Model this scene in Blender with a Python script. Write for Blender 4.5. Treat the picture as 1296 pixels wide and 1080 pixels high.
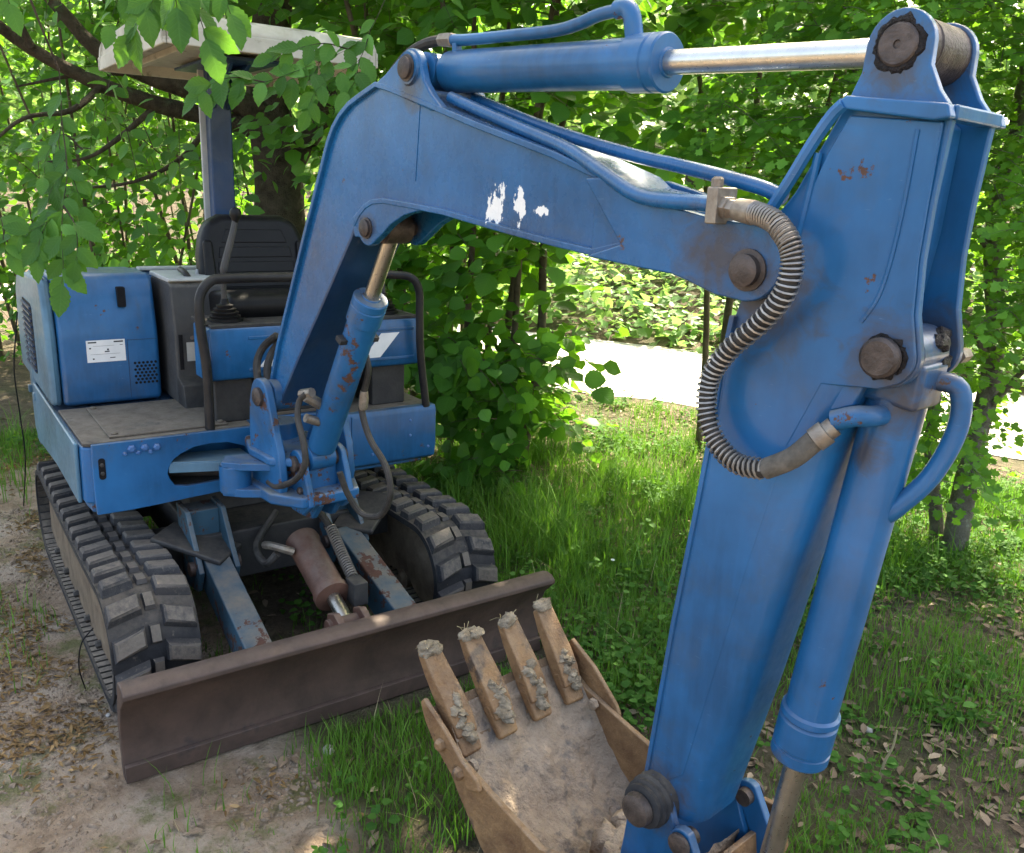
import bpy, math, random
import numpy as np
from mathutils import Vector, Matrix, noise

# ------------------------------------------------------------------ scene
for o in list(bpy.data.objects): bpy.data.objects.remove(o)
scene = bpy.context.scene
COL = scene.collection
random.seed(7)
rng = np.random.default_rng(7)
R = math.radians

# ------------------------------------------------------------------ camera
CAM = np.array([3.37, -1.02, 1.59]); YAW, PIT, ROLL = R(144.8), R(-15.3), R(2.3)
FPX = 1098.0 / 1296.0
cf = np.array([math.cos(YAW)*math.cos(PIT), math.sin(YAW)*math.cos(PIT), math.sin(PIT)])
cr = np.array([math.sin(YAW), -math.cos(YAW), 0.0]); cu = np.cross(cr, cf)
cr, cu = cr*math.cos(ROLL)+cu*math.sin(ROLL), -cr*math.sin(ROLL)+cu*math.cos(ROLL)
cam_d = bpy.data.cameras.new('camera'); cam = bpy.data.objects.new('camera', cam_d); COL.objects.link(cam)
cam_d.sensor_width = 36; cam_d.lens = 36*FPX; cam_d.clip_start = 0.05; cam_d.clip_end = 600
cam.matrix_world = Matrix(((cr[0], cu[0], -cf[0], CAM[0]), (cr[1], cu[1], -cf[1], CAM[1]), (cr[2], cu[2], -cf[2], CAM[2]), (0, 0, 0, 1)))
scene.camera = cam

# ------------------------------------------------------------------ sky and sun
SUN_DIR = Vector((-0.50, 0.80, 0.0)).normalized(); SUN_EL = R(49)
w = bpy.data.worlds.new('World'); scene.world = w; w.use_nodes = True
nt = w.node_tree; sky = nt.nodes.new('ShaderNodeTexSky'); sky.sky_type = 'NISHITA'; sky.sun_disc = False
sky.sun_elevation = SUN_EL; sky.air_density = .75; sky.dust_density = 5.0; sky.ozone_density = .6; sky.sun_rotation = math.atan2(SUN_DIR.x, SUN_DIR.y)
nt.links.new(sky.outputs[0], nt.nodes['Background'].inputs[0]); nt.nodes['Background'].inputs[1].default_value = 0.15
sd = bpy.data.lights.new('sun', 'SUN'); sd.energy = 3.2; sd.angle = R(0.53); sd.color = (1.0, 0.95, 0.86)
sun = bpy.data.objects.new('sun', sd); COL.objects.link(sun)
to_sun = Vector((SUN_DIR.x*math.cos(SUN_EL), SUN_DIR.y*math.cos(SUN_EL), math.sin(SUN_EL)))
sun.rotation_euler = to_sun.to_track_quat('Z', 'Y').to_euler(); sun.location = (-6, 9, 12)
vs = scene.view_settings; vs.view_transform = 'Standard'; vs.look = 'None'; vs.gamma = 1.0; vs.use_curve_mapping = False
vs.exposure = 2.72
vs.use_white_balance = True; vs.white_balance_temperature = 7800; vs.white_balance_tint = 6
scene.render.engine = 'CYCLES'
scene.cycles.max_bounces = 7; scene.cycles.diffuse_bounces = 4; scene.cycles.glossy_bounces = 3; scene.cycles.transmission_bounces = 4

# ------------------------------------------------------------------ node helpers
def mat(name):
    m = bpy.data.materials.new(name); m.use_nodes = True
    n = m.node_tree.nodes; b = n['Principled BSDF']
    return m, m.node_tree, b
def N(t, kind, **kw):
    n = t.nodes.new(kind)
    for k, v in kw.items():
        if k in ('operation', 'blend_type', 'data_type', 'attribute_name', 'feature', 'interpolation_type', 'distance', 'noise_dimensions'): setattr(n, k, v)
        else: n.inputs[k].default_value = v
    return n
def L(t, a, b): t.links.new(a, b)
def noise_n(t, scale, detail=4, rough=.55, vec=None, dist=0):
    n = N(t, 'ShaderNodeTexNoise', Scale=scale, Detail=detail, Roughness=rough, Distortion=dist)
    if vec is not None: L(t, vec, n.inputs['Vector'])
    return n.outputs['Fac']
def ramp(t, src, a, b, ca=(0, 0, 0, 1), cb=(1, 1, 1, 1)):
    r = t.nodes.new('ShaderNodeValToRGB'); e = r.color_ramp.elements
    e[0].position = a; e[1].position = b; e[0].color = ca; e[1].color = cb
    L(t, src, r.inputs[0]); return r.outputs[0]
def mix(t, fac, c1, c2, blend='MIX'):
    m = t.nodes.new('ShaderNodeMix'); m.data_type = 'RGBA'; m.blend_type = blend
    for s, v in ((m.inputs[0], fac), (m.inputs[6], c1), (m.inputs[7], c2)):
        if isinstance(v, (int, float)): s.default_value = v
        elif isinstance(v, tuple): s.default_value = v if len(v) == 4 else (*v, 1)
        else: L(t, v, s)
    return m.outputs[2]
def math_n(t, op, a, b=None):
    m = t.nodes.new('ShaderNodeMath'); m.operation = op
    for i, v in enumerate((a, b)):
        if v is None: continue
        if isinstance(v, (int, float)): m.inputs[i].default_value = v
        else: L(t, v, m.inputs[i])
    return m.outputs[0]
def bump(t, b, src, strength, dist=.002):
    n = N(t, 'ShaderNodeBump', Strength=strength, Distance=dist); L(t, src, n.inputs['Height']); L(t, n.outputs[0], b.inputs['Normal'])
def objco(t): return t.nodes.new('ShaderNodeTexCoord').outputs['Object']
def upmask(t, lo, hi):
    g = t.nodes.new('ShaderNodeNewGeometry'); s = t.nodes.new('ShaderNodeSeparateXYZ'); L(t, g.outputs['Normal'], s.inputs[0])
    return ramp(t, s.outputs[2], lo, hi)

def paint(name, base=(.002, .100, .262), rust=.70, dust=.5, rough=.34, grime=.5, chips=(), stains=(), dustcol=(.23, .22, .17)):
    m, t, b = mat(name); co = objco(t)
    big = noise_n(t, 3.2, 5, .6, co); fine = noise_n(t, 42, 4, .6, co)
    dark = tuple(c*.62 for c in base); light = tuple(min(1, c*1.25+.004) for c in base)
    c = mix(t, ramp(t, big, .35, .68), dark, light)
    # brushed-on top coat: soft vertical strokes
    mp = N(t, 'ShaderNodeMapping'); mp.inputs['Scale'].default_value = (30, 30, 4); L(t, co, mp.inputs[0])
    st = noise_n(t, 1.6, 3, .6, mp.outputs[0]); c = mix(t, math_n(t, 'MULTIPLY', ramp(t, st, .4, .75), .32), c, light)
    sc = N(t, 'ShaderNodeMapping'); sc.inputs['Scale'].default_value = (9, 9, 70); sc.inputs['Rotation'].default_value = (.5, .4, .3); L(t, co, sc.inputs[0])
    scr = noise_n(t, 2.2, 4, .7, sc.outputs[0]); c = mix(t, math_n(t, 'MULTIPLY', ramp(t, scr, .685, .72), .35), c, (.15, .28, .40))
    if grime:
        gm = ramp(t, noise_n(t, 5.5, 6, .68, co, .6), .52, .74)
        c = mix(t, math_n(t, 'MULTIPLY', gm, grime), c, (.055, .075, .10))
    if dust:
        dm = math_n(t, 'MULTIPLY', upmask(t, .35, .95), ramp(t, noise_n(t, 11, 5, .65, co), .25, .7)); c = mix(t, math_n(t, 'MULTIPLY', dm, dust), c, dustcol)
    rn = noise_n(t, 17, 6, .72, co); rn2 = noise_n(t, 4.1, 2, .5, co)
    rm = ramp(t, math_n(t, 'ADD', math_n(t, 'MULTIPLY', rn, .75), math_n(t, 'MULTIPLY', rn2, .35)), rust, rust+.018)
    c = mix(t, rm, c, mix(t, fine, (.045, .024, .02), (.135, .062, .04)))
    if stains:
        tot = None
        for (px, pz, rr) in stains:
            sub = N(t, 'ShaderNodeVectorMath', operation='SUBTRACT'); L(t, co, sub.inputs[0]); sub.inputs[1].default_value = (px, 0, pz)
            mul = N(t, 'ShaderNodeVectorMath', operation='MULTIPLY'); L(t, sub.outputs[0], mul.inputs[0]); mul.inputs[1].default_value = (1/rr, 0, 1/rr)
            ln = N(t, 'ShaderNodeVectorMath', operation='LENGTH'); L(t, mul.outputs[0], ln.inputs[0])
            v = math_n(t, 'SUBTRACT', 1.0, ln.outputs['Value']); tot = v if tot is None else math_n(t, 'MAXIMUM', tot, v)
        sm = ramp(t, math_n(t, 'ADD', math_n(t, 'MULTIPLY', tot, .55), noise_n(t, 24, 6, .7, co, .8)), .55, .95)
        c = mix(t, math_n(t, 'MULTIPLY', sm, .85), c, (.050, .042, .042))
    if chips:
        tot = None
        for (px, py, pz, rx, rz) in chips:
            sub = N(t, 'ShaderNodeVectorMath', operation='SUBTRACT'); L(t, co, sub.inputs[0]); sub.inputs[1].default_value = (px, py, pz)
            mul = N(t, 'ShaderNodeVectorMath', operation='MULTIPLY'); L(t, sub.outputs[0], mul.inputs[0]); mul.inputs[1].default_value = (1/rx, 0, 1/rz)
            ln = N(t, 'ShaderNodeVectorMath', operation='LENGTH'); L(t, mul.outputs[0], ln.inputs[0])
            v = math_n(t, 'SUBTRACT', 1.0, ln.outputs['Value']); tot = v if tot is None else math_n(t, 'MAXIMUM', tot, v)
        mp2 = N(t, 'ShaderNodeMapping'); mp2.inputs['Scale'].default_value = (1.6, 1, .8); L(t, co, mp2.inputs[0])
        cm = ramp(t, math_n(t, 'ADD', math_n(t, 'MULTIPLY', tot, .42), noise_n(t, 34, 5, .62, mp2.outputs[0])), .66, .675)
        c = mix(t, cm, c, (.80, .80, .78))
    L(t, c, b.inputs['Base Color'])
    L(t, math_n(t, 'ADD', math_n(t, 'MULTIPLY', ramp(t, fine, .3, .8), .22), math_n(t, 'ADD', math_n(t, 'MULTIPLY', rm, .4), rough)), b.inputs['Roughness'])
    b.inputs['Coat Weight'].default_value = .30; b.inputs['Coat Roughness'].default_value = .12; b.inputs['Specular IOR Level'].default_value = .35
    bump(t, b, math_n(t, 'ADD', math_n(t, 'MULTIPLY', st, .6), math_n(t, 'ADD', math_n(t, 'MULTIPLY', fine, .35), math_n(t, 'MULTIPLY', rm, -.8))), .35, .0015)
    return m
def simple(name, c1, c2, scale=14, rough=.6, metal=0, bmp=.3, dust=0, dustcol=(.25, .21, .16), spots=None, bd=.003):
    m, t, b = mat(name); co = objco(t)
    a = noise_n(t, scale, 6, .65, co, .3); f = noise_n(t, scale*7, 4, .6, co)
    c = mix(t, ramp(t, a, .32, .68), c1, c2)
    if spots: c = mix(t, ramp(t, noise_n(t, spots[1], 5, .7, co), spots[2], spots[2]+.08), c, spots[0])
    if dust: c = mix(t, math_n(t, 'MULTIPLY', math_n(t, 'MULTIPLY', upmask(t, .2, .9), ramp(t, noise_n(t, 23, 5, .7, co), .28, .6)), dust), c, dustcol)
    L(t, c, b.inputs['Base Color']); b.inputs['Metallic'].default_value = metal
    if not metal: b.inputs['Specular IOR Level'].default_value = .22
    L(t, math_n(t, 'ADD', math_n(t, 'MULTIPLY', f, .25), rough-.12), b.inputs['Roughness'])
    if bmp: bump(t, b, math_n(t, 'ADD', math_n(t, 'MULTIPLY', a, .5), f), bmp, bd)
    return m
def leafmat(name, dark, light, trans, tw=.42, rough=.42):
    m, t, b = mat(name)
    g = t.nodes.new('ShaderNodeNewGeometry'); oi = t.nodes.new('ShaderNodeObjectInfo')
    rnd = math_n(t, 'FRACT', math_n(t, 'ADD', g.outputs['Random Per Island'], oi.outputs['Random']))
    at_ = t.nodes.new('ShaderNodeAttribute'); at_.attribute_name = 'lf'; sp = t.nodes.new('ShaderNodeSeparateXYZ'); L(t, at_.outputs['Vector'], sp.inputs[0])
    ay = math_n(t, 'ABSOLUTE', sp.outputs[1]); vv = math_n(t, 'SUBTRACT', math_n(t, 'MULTIPLY', sp.outputs[0], 8.0), math_n(t, 'MULTIPLY', ay, 7.0))
    vein = ramp(t, math_n(t, 'ABSOLUTE', math_n(t, 'SUBTRACT', math_n(t, 'FRACT', vv), .5)), .0, .16, (1, 1, 1, 1), (0, 0, 0, 1))
    rib = ramp(t, ay, .0, .035, (1, 1, 1, 1), (0, 0, 0, 1)); vein = math_n(t, 'MAXIMUM', vein, rib)
    c = mix(t, rnd, dark, light)
    c = mix(t, math_n(t, 'MULTIPLY', vein, .30), c, tuple(min(1, x*1.35+.015) for x in light))
    c = mix(t, ramp(t, rnd, .93, .96), c, tuple(min(1, x*1.5+.02) for x in light))
    L(t, c, b.inputs['Base Color']); b.inputs['Roughness'].default_value = rough; b.inputs['Specular IOR Level'].default_value = .22
    bump(t, b, vein, .35, -.003)
    tr = t.nodes.new('ShaderNodeBsdfTranslucent'); L(t, mix(t, rnd, tuple(x*.75 for x in trans), trans), tr.inputs[0])
    mx = t.nodes.new('ShaderNodeMixShader'); mx.inputs[0].default_value = tw
    out = [n for n in t.nodes if n.type == 'OUTPUT_MATERIAL'][0]
    L(t, b.outputs[0], mx.inputs[1]); L(t, tr.outputs[0], mx.inputs[2]); L(t, mx.outputs[0], out.inputs[0])
    return m
def lugmat():
    m, t, b = mat('worn_lug_rubber'); tc = t.nodes.new('ShaderNodeTexCoord'); co = tc.outputs['Object']
    oi = t.nodes.new('ShaderNodeObjectInfo'); off = N(t, 'ShaderNodeVectorMath', operation='ADD'); L(t, co, off.inputs[0]); L(t, oi.outputs['Random'], off.inputs[1])
    sx = t.nodes.new('ShaderNodeSeparateXYZ'); L(t, tc.outputs['Normal'], sx.inputs[0])
    face = ramp(t, sx.outputs[2], .10, .95)
    n1 = noise_n(t, 30, 6, .7, off.outputs[0]); n2 = noise_n(t, 90, 4, .7, off.outputs[0])
    c = mix(t, n1, (.012, .014, .019), (.034, .036, .043))
    c = mix(t, ramp(t, n2, .58, .70), c, (.10, .088, .075))
    d = math_n(t, 'MULTIPLY', face, ramp(t, math_n(t, 'ADD', math_n(t, 'MULTIPLY', n1, .7), math_n(t, 'MULTIPLY', oi.outputs['Random'], .28)), .24, .46))
    c = mix(t, math_n(t, 'MULTIPLY', d, .72), c, mix(t, n2, (.12, .095, .075), (.25, .205, .16)))
    L(t, c, b.inputs['Base Color']); b.inputs['Roughness'].default_value = .75; bump(t, b, math_n(t, 'ADD', n1, n2), .6, .004)
    return m
M = {}
M['blue'] = paint('blue_paint')
M['blue_boom'] = paint('blue_paint_boom', rough=.20, grime=.4, rust=.705, stains=((1.676, 1.479, .085), (.70, 1.80, .06), (1.60, 1.50, .10), (.513, 1.478, .05)), chips=((1.005, 0, 1.555, .042, .060), (1.085, 0, 1.563, .030, .055), (1.155, 0, 1.549, .024, .014)))
M['blue_arm'] = paint('blue_paint_arm', rough=.32, grime=.4, rust=.70, dust=.35, stains=((1.857, 1.795, .085), (1.907, 1.374, .085), (1.70, 1.44, .13), (1.93, 1.30, .07), (1.585, .44, .10), (1.80, .60, .05), (1.88, 1.22, .05)))
M['blue_worn'] = paint('blue_paint_worn', rough=.45, grime=.75, rust=.62, dust=.8)
M['blue_dark'] = paint('blue_paint_dark', base=(.004, .035, .10), rough=.4, rust=.75)
M['blue_side'] = paint('pale_blue_with_painted_sheen', base=(.07, .17, .25), rough=.4, grime=.3, rust=.76, dust=.4)  # pale tone paints the side panels' reflection; the swing guard is light blue itself
M['blue_bar'] = paint('old_blue_beam', base=(.02, .07, .11), rough=.65, grime=.9, rust=.60, dust=.9, dustcol=(.2, .16, .12))
M['rust'] = simple('rusty_steel', (.050, .033, .027), (.108, .068, .054), 7, .6, .25, .4, .35, (.17, .125, .105), ((.045, .033, .032), 3.5, .56))
M['rust_cyl'] = simple('rusty_red_steel', (.085, .04, .028), (.16, .075, .05), 12, .62, .15, .4, .5, (.2, .16, .13))
M['bucket'] = simple('rusty_bucket_steel', (.125, .060, .026), (.29, .165, .075), 13, .78, .05, .9, .45, (.34, .27, .20), ((.065, .042, .030), 8, .56), .006)
M['mud'] = simple('dried_mud', (.20, .142, .098), (.37, .285, .21), 8, .92, 0, 1, .5, (.40, .335, .27), ((.115, .10, .095), 9, .55), .012)
M['clod'] = simple('grey_mud_clod', (.17, .135, .095), (.38, .32, .24), 30, .95, 0, 1, 0, bd=.006)
M['rubber'] = simple('dusty_rubber', (.016, .017, .020), (.036, .036, .039), 16, .72, 0, .5, .45, (.215, .175, .135), ((.13, .105, .085), 26, .64))
M['lug'] = lugmat()
M['belt'] = simple('dusty_belt_rubber', (.035, .033, .032), (.085, .075, .065), 20, .85, 0, .6, .9, (.27, .225, .18))
M['dirtframe'] = simple('soil_caked_steel', (.10, .075, .055), (.20, .155, .11), 11, .9, 0, .8, .5, (.28, .225, .17))
M['dark'] = simple('dark_grimy_metal', (.018, .018, .02), (.045, .042, .04), 10, .7, .1, .4, .5, (.12, .10, .08))
M['grey'] = simple('grey_plastic', (.050, .050, .052), (.078, .076, .074), 9, .55, 0, .25, .75, (.27, .25, .22))
M['deck'] = simple('worn_deck_plate', (.075, .058, .044), (.155, .122, .094), 12, .8, .1, .5, .4, (.27, .23, .185), ((.06, .052, .045), 6, .56))
M['vinyl'] = simple('black_vinyl', (.006, .006, .007), (.010, .010, .011), 20, .45, 0, .25, .08, (.10, .09, .08))
M['blacktube'] = simple('black_painted_tube', (.014, .014, .016), (.03, .028, .028), 14, .38, 0, .2, .35, (.12, .1, .08), ((.12, .05, .035), 20, .66))
M['chrome'] = simple('chrome_rod', (.56, .54, .50), (.68, .66, .62), 30, .30, 1, .03)
M['rodsteel'] = simple('dull_rod_steel', (.36, .33, .28), (.50, .47, .42), 20, .30, .95, .05)
M['pin'] = simple('greasy_pin_steel', (.035, .028, .026), (.115, .09, .08), 30, .5, .5, .5)
M['grease'] = simple('black_grease', (.008, .007, .008), (.03, .025, .024), 40, .35, 0, 1, bd=.006)
M['hose'] = simple('black_hose', (.02, .019, .018), (.055, .05, .046), 26, .6, 0, .2, .5, (.14, .12, .1))
M['sleeve'] = simple('worn_hose_sleeve', (.075, .068, .058), (.15, .135, .115), 40, .8, 0, .5)
M['wire'] = simple('spring_wire', (.26, .235, .21), (.42, .39, .36), 40, .48, .7, .1)
M['fitting'] = simple('dirty_fitting', (.18, .14, .11), (.33, .29, .24), 40, .5, .6, .2)
M['bolt'] = simple('blue_bolt', (.03, .12, .33), (.06, .17, .38), 40, .45, .2, .2, .5)
M['roofwhite'] = simple('weathered_white_roof', (.40, .37, .30), (.56, .53, .45), 6, .6, 0, .25, .4, (.24, .23, .17), ((.24, .22, .17), 7, .55))
M['greytrim'] = simple('grey_trim', (.36, .37, .36), (.5, .5, .48), 10, .5, 0, .1)
M['white'] = simple('white_decal', (.70, .71, .72), (.80, .80, .80), 20, .45, 0, 0)
M['print'] = simple('dark_print', (.03, .03, .035), (.06, .06, .07), 30, .6, 0, 0)
M['hole'] = simple('hole_shade_and_dark_wire', (.005, .005, .007), (.012, .012, .014), 20, .8, 0, 0)  # near-black: shade inside openings painted on; also the dark wire and stem
M['bark'] = simple('dark_bark', (.045, .033, .024), (.115, .09, .066), 13, .92, 0, 1, .2, (.09, .10, .045), ((.10, .11, .07), 9, .6), .02)
M['bark_grey'] = simple('grey_lichen_bark', (.10, .085, .068), (.20, .185, .155), 16, .92, 0, 1, 0, spots=((.26, .27, .22), 14, .58), bd=.015)
M['stem'] = simple('hazel_stem', (.075, .055, .035), (.15, .12, .085), 16, .8, 0, .6, bd=.006)
M['leaf_hazel'] = leafmat('hazel_leaf', (.030, .108, .016), (.075, .215, .028), (.18, .46, .03), .42)
M['leaf_haw'] = leafmat('hawthorn_leaf', (.045, .145, .018), (.115, .29, .035), (.24, .54, .04), .42)
M['leaf_elm'] = leafmat('elm_leaf', (.032, .105, .020), (.075, .205, .035), (.18, .44, .045), .42, .38)
M['leaf_far'] = leafmat('far_leaf', (.07, .17, .040), (.15, .30, .10), (.30, .50, .12), .45)
M['leaf_sap'] = leafmat('sapling_leaf', (.06, .15, .018), (.11, .24, .03), (.30, .50, .04), .45)
M['grass'] = leafmat('grass_blade', (.040, .125, .014), (.11, .24, .028), (.14, .34, .03), .35, .5)
M['weed'] = leafmat('weed_leaf', (.030, .105, .018), (.070, .180, .028), (.14, .34, .03), .35, .75)
M['litter'] = leafmat('dead_leaf', (.10, .065, .042), (.30, .225, .16), (.15, .10, .06), .15, .8)
M['chaff'] = leafmat('catkin_chaff', (.13, .075, .030), (.26, .165, .075), (.18, .11, .05), .1, .9)
M['straw'] = leafmat('dry_straw', (.22, .18, .10), (.38, .32, .19), (.3, .25, .14), .2, .7)
M['crumb'] = simple('soil_crumb', (.15, .11, .080), (.31, .24, .18), 60, .95, 0, .6)
M['stone'] = simple('pale_stone', (.32, .30, .28), (.46, .44, .41), 30, .85, 0, .5)
M['petal'] = simple('white_petal', (.75, .75, .7), (.8, .8, .78), 20, .6, 0, 0)

# ------------------------------------------------------------------ geometry helpers (verts, faces)
def cat(*gs):
    V, F = [], []
    for v, f in gs:
        n = len(V); V += [tuple(p) for p in v]; F += [tuple(i+n for i in q) for q in f]
    return V, F
def box(x0, x1, y0, y1, z0, z1):
    V = [(x, y, z) for x in (x0, x1) for y in (y0, y1) for z in (z0, z1)]
    return V, [(0, 1, 3, 2), (4, 6, 7, 5), (0, 4, 5, 1), (2, 3, 7, 6), (0, 2, 6, 4), (1, 5, 7, 3)]
def beam(p0, p1, wd, ht, up=(0, 0, 1), w1=None, h1=None):
    p0, p1 = Vector(p0), Vector(p1); d = (p1-p0).normalized(); s = d.cross(Vector(up)).normalized(); u = s.cross(d)
    w1 = wd if w1 is None else w1; h1 = ht if h1 is None else h1; V = []
    for p, a, b in ((p0, wd, ht), (p1, w1, h1)):
        for i, j in ((-1, -1), (1, -1), (1, 1), (-1, 1)): V.append(tuple(p+s*(i*a/2)+u*(j*b/2)))
    return V, [(0, 1, 2, 3), (7, 6, 5, 4), (0, 4, 5, 1), (1, 5, 6, 2), (2, 6, 7, 3), (3, 7, 4, 0)]
def prism(prof, l0, l1, ax='y'):
    n = len(prof)
    def P(a, b, l): return (a, l, b) if ax == 'y' else ((l, a, b) if ax == 'x' else (a, b, l))
    V = [P(a, b, l0) for a, b in prof]+[P(a, b, l1) for a, b in prof]
    F = [tuple(range(n)), tuple(range(2*n-1, n-1, -1))]+[(i, i+n, (i+1) % n+n, (i+1) % n) for i in range(n)]
    return V, F
def frame_to(d):
    d = Vector(d).normalized(); a = Vector((0, 0, 1)) if abs(d.z) < .9 else Vector((1, 0, 0))
    s = d.cross(a).normalized(); return s, s.cross(d), d
def lathe(p0, p1, prof, n=20):
    """prof: list of (distance along, radius)"""
    p0 = Vector(p0); s, u, d = frame_to(Vector(p1)-p0); V, F = [], []
    for t, r in prof:
        for k in range(n):
            a = 2*math.pi*k/n; V.append(tuple(p0+d*t+s*(r*math.cos(a))+u*(r*math.sin(a))))
    for i in range(len(prof)-1):
        for k in range(n): F.append((i*n+k, i*n+(k+1) % n, (i+1)*n+(k+1) % n, (i+1)*n+k))
    F.append(tuple(range(n-1, -1, -1))); F.append(tuple(range((len(prof)-1)*n, len(prof)*n)))
    return V, F
def cyl(p0, p1, r, n=20, r1=None):
    return lathe(p0, p1, [(0, r), ((Vector(p1)-Vector(p0)).length, r if r1 is None else r1)], n)
def smooth_path(pts, k=6):
    P = [Vector(p) for p in pts]; P = [P[0]*2-P[1]]+P+[P[-1]*2-P[-2]]; out = []
    for i in range(1, len(P)-2):
        for j in range(k):
            t = j/k; a, b, c, d = P[i-1:i+3]
            out.append(.5*((2*b)+(-a+c)*t+(2*a-5*b+4*c-d)*t*t+(-a+3*b-3*c+d)*t**3))
    out.append(P[-2]); return out
def frames(path):
    T = [(path[min(i+1, len(path)-1)]-path[max(i-1, 0)]).normalized() for i in range(len(path))]
    s, u, _ = frame_to(T[0]); out = []
    for t in T:
        s = (s-t*s.dot(t)).normalized(); out.append((s, t.cross(s)))
    return out
def tube(pts, r, n=8, k=0, caps=True):
    path = smooth_path(pts, k) if k else [Vector(p) for p in pts]
    rad = r if callable(r) else (lambda t: r)
    V, F = [], []; fr = frames(path); m = len(path)
    for i, (p, (s, u)) in enumerate(zip(path, fr)):
        rr = rad(i/(m-1))
        for j in range(n):
            a = 2*math.pi*j/n; V.append(tuple(p+s*(rr*math.cos(a))+u*(rr*math.sin(a))))
    for i in range(m-1):
        for j in range(n): F.append((i*n+j, i*n+(j+1) % n, (i+1)*n+(j+1) % n, (i+1)*n+j))
    if caps: F.append(tuple(range(n-1, -1, -1))); F.append(tuple(range((m-1)*n, m*n)))
    return V, F
def ringplate(outer, inner, d0, d1, ax):
    """plate with a hole; outer and inner loops have the same number of points"""
    n = len(outer)
    def P(a, b, l): return (a, l, b) if ax == 'y' else ((l, a, b) if ax == 'x' else (a, b, l))
    V = [P(a, b, l) for l in (d0, d1) for lp in (outer, inner) for a, b in lp]; F = []
    for i in range(n):
        j = (i+1) % n
        F += [(i, j, n+j, n+i), (2*n+i, 3*n+i, 3*n+j, 2*n+j), (i, 2*n+i, 2*n+j, j), (n+i, n+j, 3*n+j, 3*n+i)]
    return V, F
def blob(c, r, seed=0, n=7, m=10, amp=.3, fq=3):
    V, F = [], []; c = Vector(c); r = Vector(r) if not isinstance(r, (int, float)) else Vector((r, r, r))
    V.append(tuple(c+Vector((0, 0, -r.z))))
    for i in range(1, n):
        th = math.pi*i/n
        for j in range(m):
            a = 2*math.pi*j/m; d = Vector((math.sin(th)*math.cos(a), math.sin(th)*math.sin(a), -math.cos(th)))
            k = 1+amp*noise.noise(d*fq*.5+Vector((seed*7.3, seed*3.1, seed)))+amp*.5*noise.noise(d*fq*1.7+Vector((seed, 2, seed*5)))
            V.append(tuple(c+Vector((d.x*r.x, d.y*r.y, d.z*r.z))*k))
    V.append(tuple(c+Vector((0, 0, r.z))))
    for j in range(m): F.append((0, 1+(j+1) % m, 1+j))
    for i in range(n-2):
        for j in range(m): F.append((1+i*m+j, 1+i*m+(j+1) % m, 1+(i+1)*m+(j+1) % m, 1+(i+1)*m+j))
    e = len(V)-1
    for j in range(m): F.append((e, 1+(n-2)*m+j, 1+(n-2)*m+(j+1) % m))
    return V, F

I4 = Matrix.Identity(4)
def mesh_of(name, geo, m, ang=35):
    me = bpy.data.meshes.new(name); me.from_pydata([tuple(v) for v in geo[0]], [], [tuple(f) for f in geo[1]])
    import bmesh
    bm = bmesh.new(); bm.from_mesh(me); bmesh.ops.recalc_face_normals(bm, faces=bm.faces); bm.to_mesh(me); bm.free()
    me.polygons.foreach_set('use_smooth', [True]*len(me.polygons)); me.set_sharp_from_angle(angle=R(ang)); me.materials.append(m)
    return me
def mk(name, geo, m, parent=None, bev=0, mx=None, ang=35, seg=2, **props):
    me = mesh_of(name, geo, M[m] if isinstance(m, str) else m, ang)
    o = bpy.data.objects.new(name, me); COL.objects.link(o)
    if parent is not None: o.parent = parent
    if mx is not None: o.matrix_local = mx
    if bev:
        b = o.modifiers.new('bevel', 'BEVEL'); b.width = bev; b.segments = seg; b.limit_method = 'ANGLE'; b.angle_limit = R(38); b.harden_normals = True
    for k, v in props.items(): o[k] = v
    return o
def empty(name, loc, label, cat_, group=None):
    o = bpy.data.objects.new(name, None); COL.objects.link(o); o.location = loc; o.empty_display_size = .2
    o['label'] = label; o['category'] = cat_
    if group: o['group'] = group
    return o
def fast_mesh(name, V, F, m):
    """V (n,3) array, F (k,4) or (k,3) int array"""
    me = bpy.data.meshes.new(name); k = F.shape[1]
    me.vertices.add(len(V)); me.vertices.foreach_set('co', np.ascontiguousarray(V, dtype=np.float32).ravel())
    me.loops.add(F.size); me.loops.foreach_set('vertex_index', np.ascontiguousarray(F, dtype=np.int32).ravel())
    me.polygons.add(len(F)); me.polygons.foreach_set('loop_start', np.arange(0, F.size, k, dtype=np.int32))
    me.polygons.foreach_set('loop_total', np.full(len(F), k, dtype=np.int32))
    me.update(calc_edges=True); me.materials.append(M[m] if isinstance(m, str) else m)
    return me
def project(P):
    d = np.atleast_2d(P)-CAM; z = d@cf; zz = np.where(z > .05, z, .05)
    return np.stack([.5+FPX*(d@cr)/zz, .5*1080/1296-FPX*(d@cu)/zz, z], 1)   # unit: picture widths
def at(px, py, dep):
    return CAM+(cf+cr*(px-648)/1098.0-cu*(py-540)/1098.0)*dep

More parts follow.
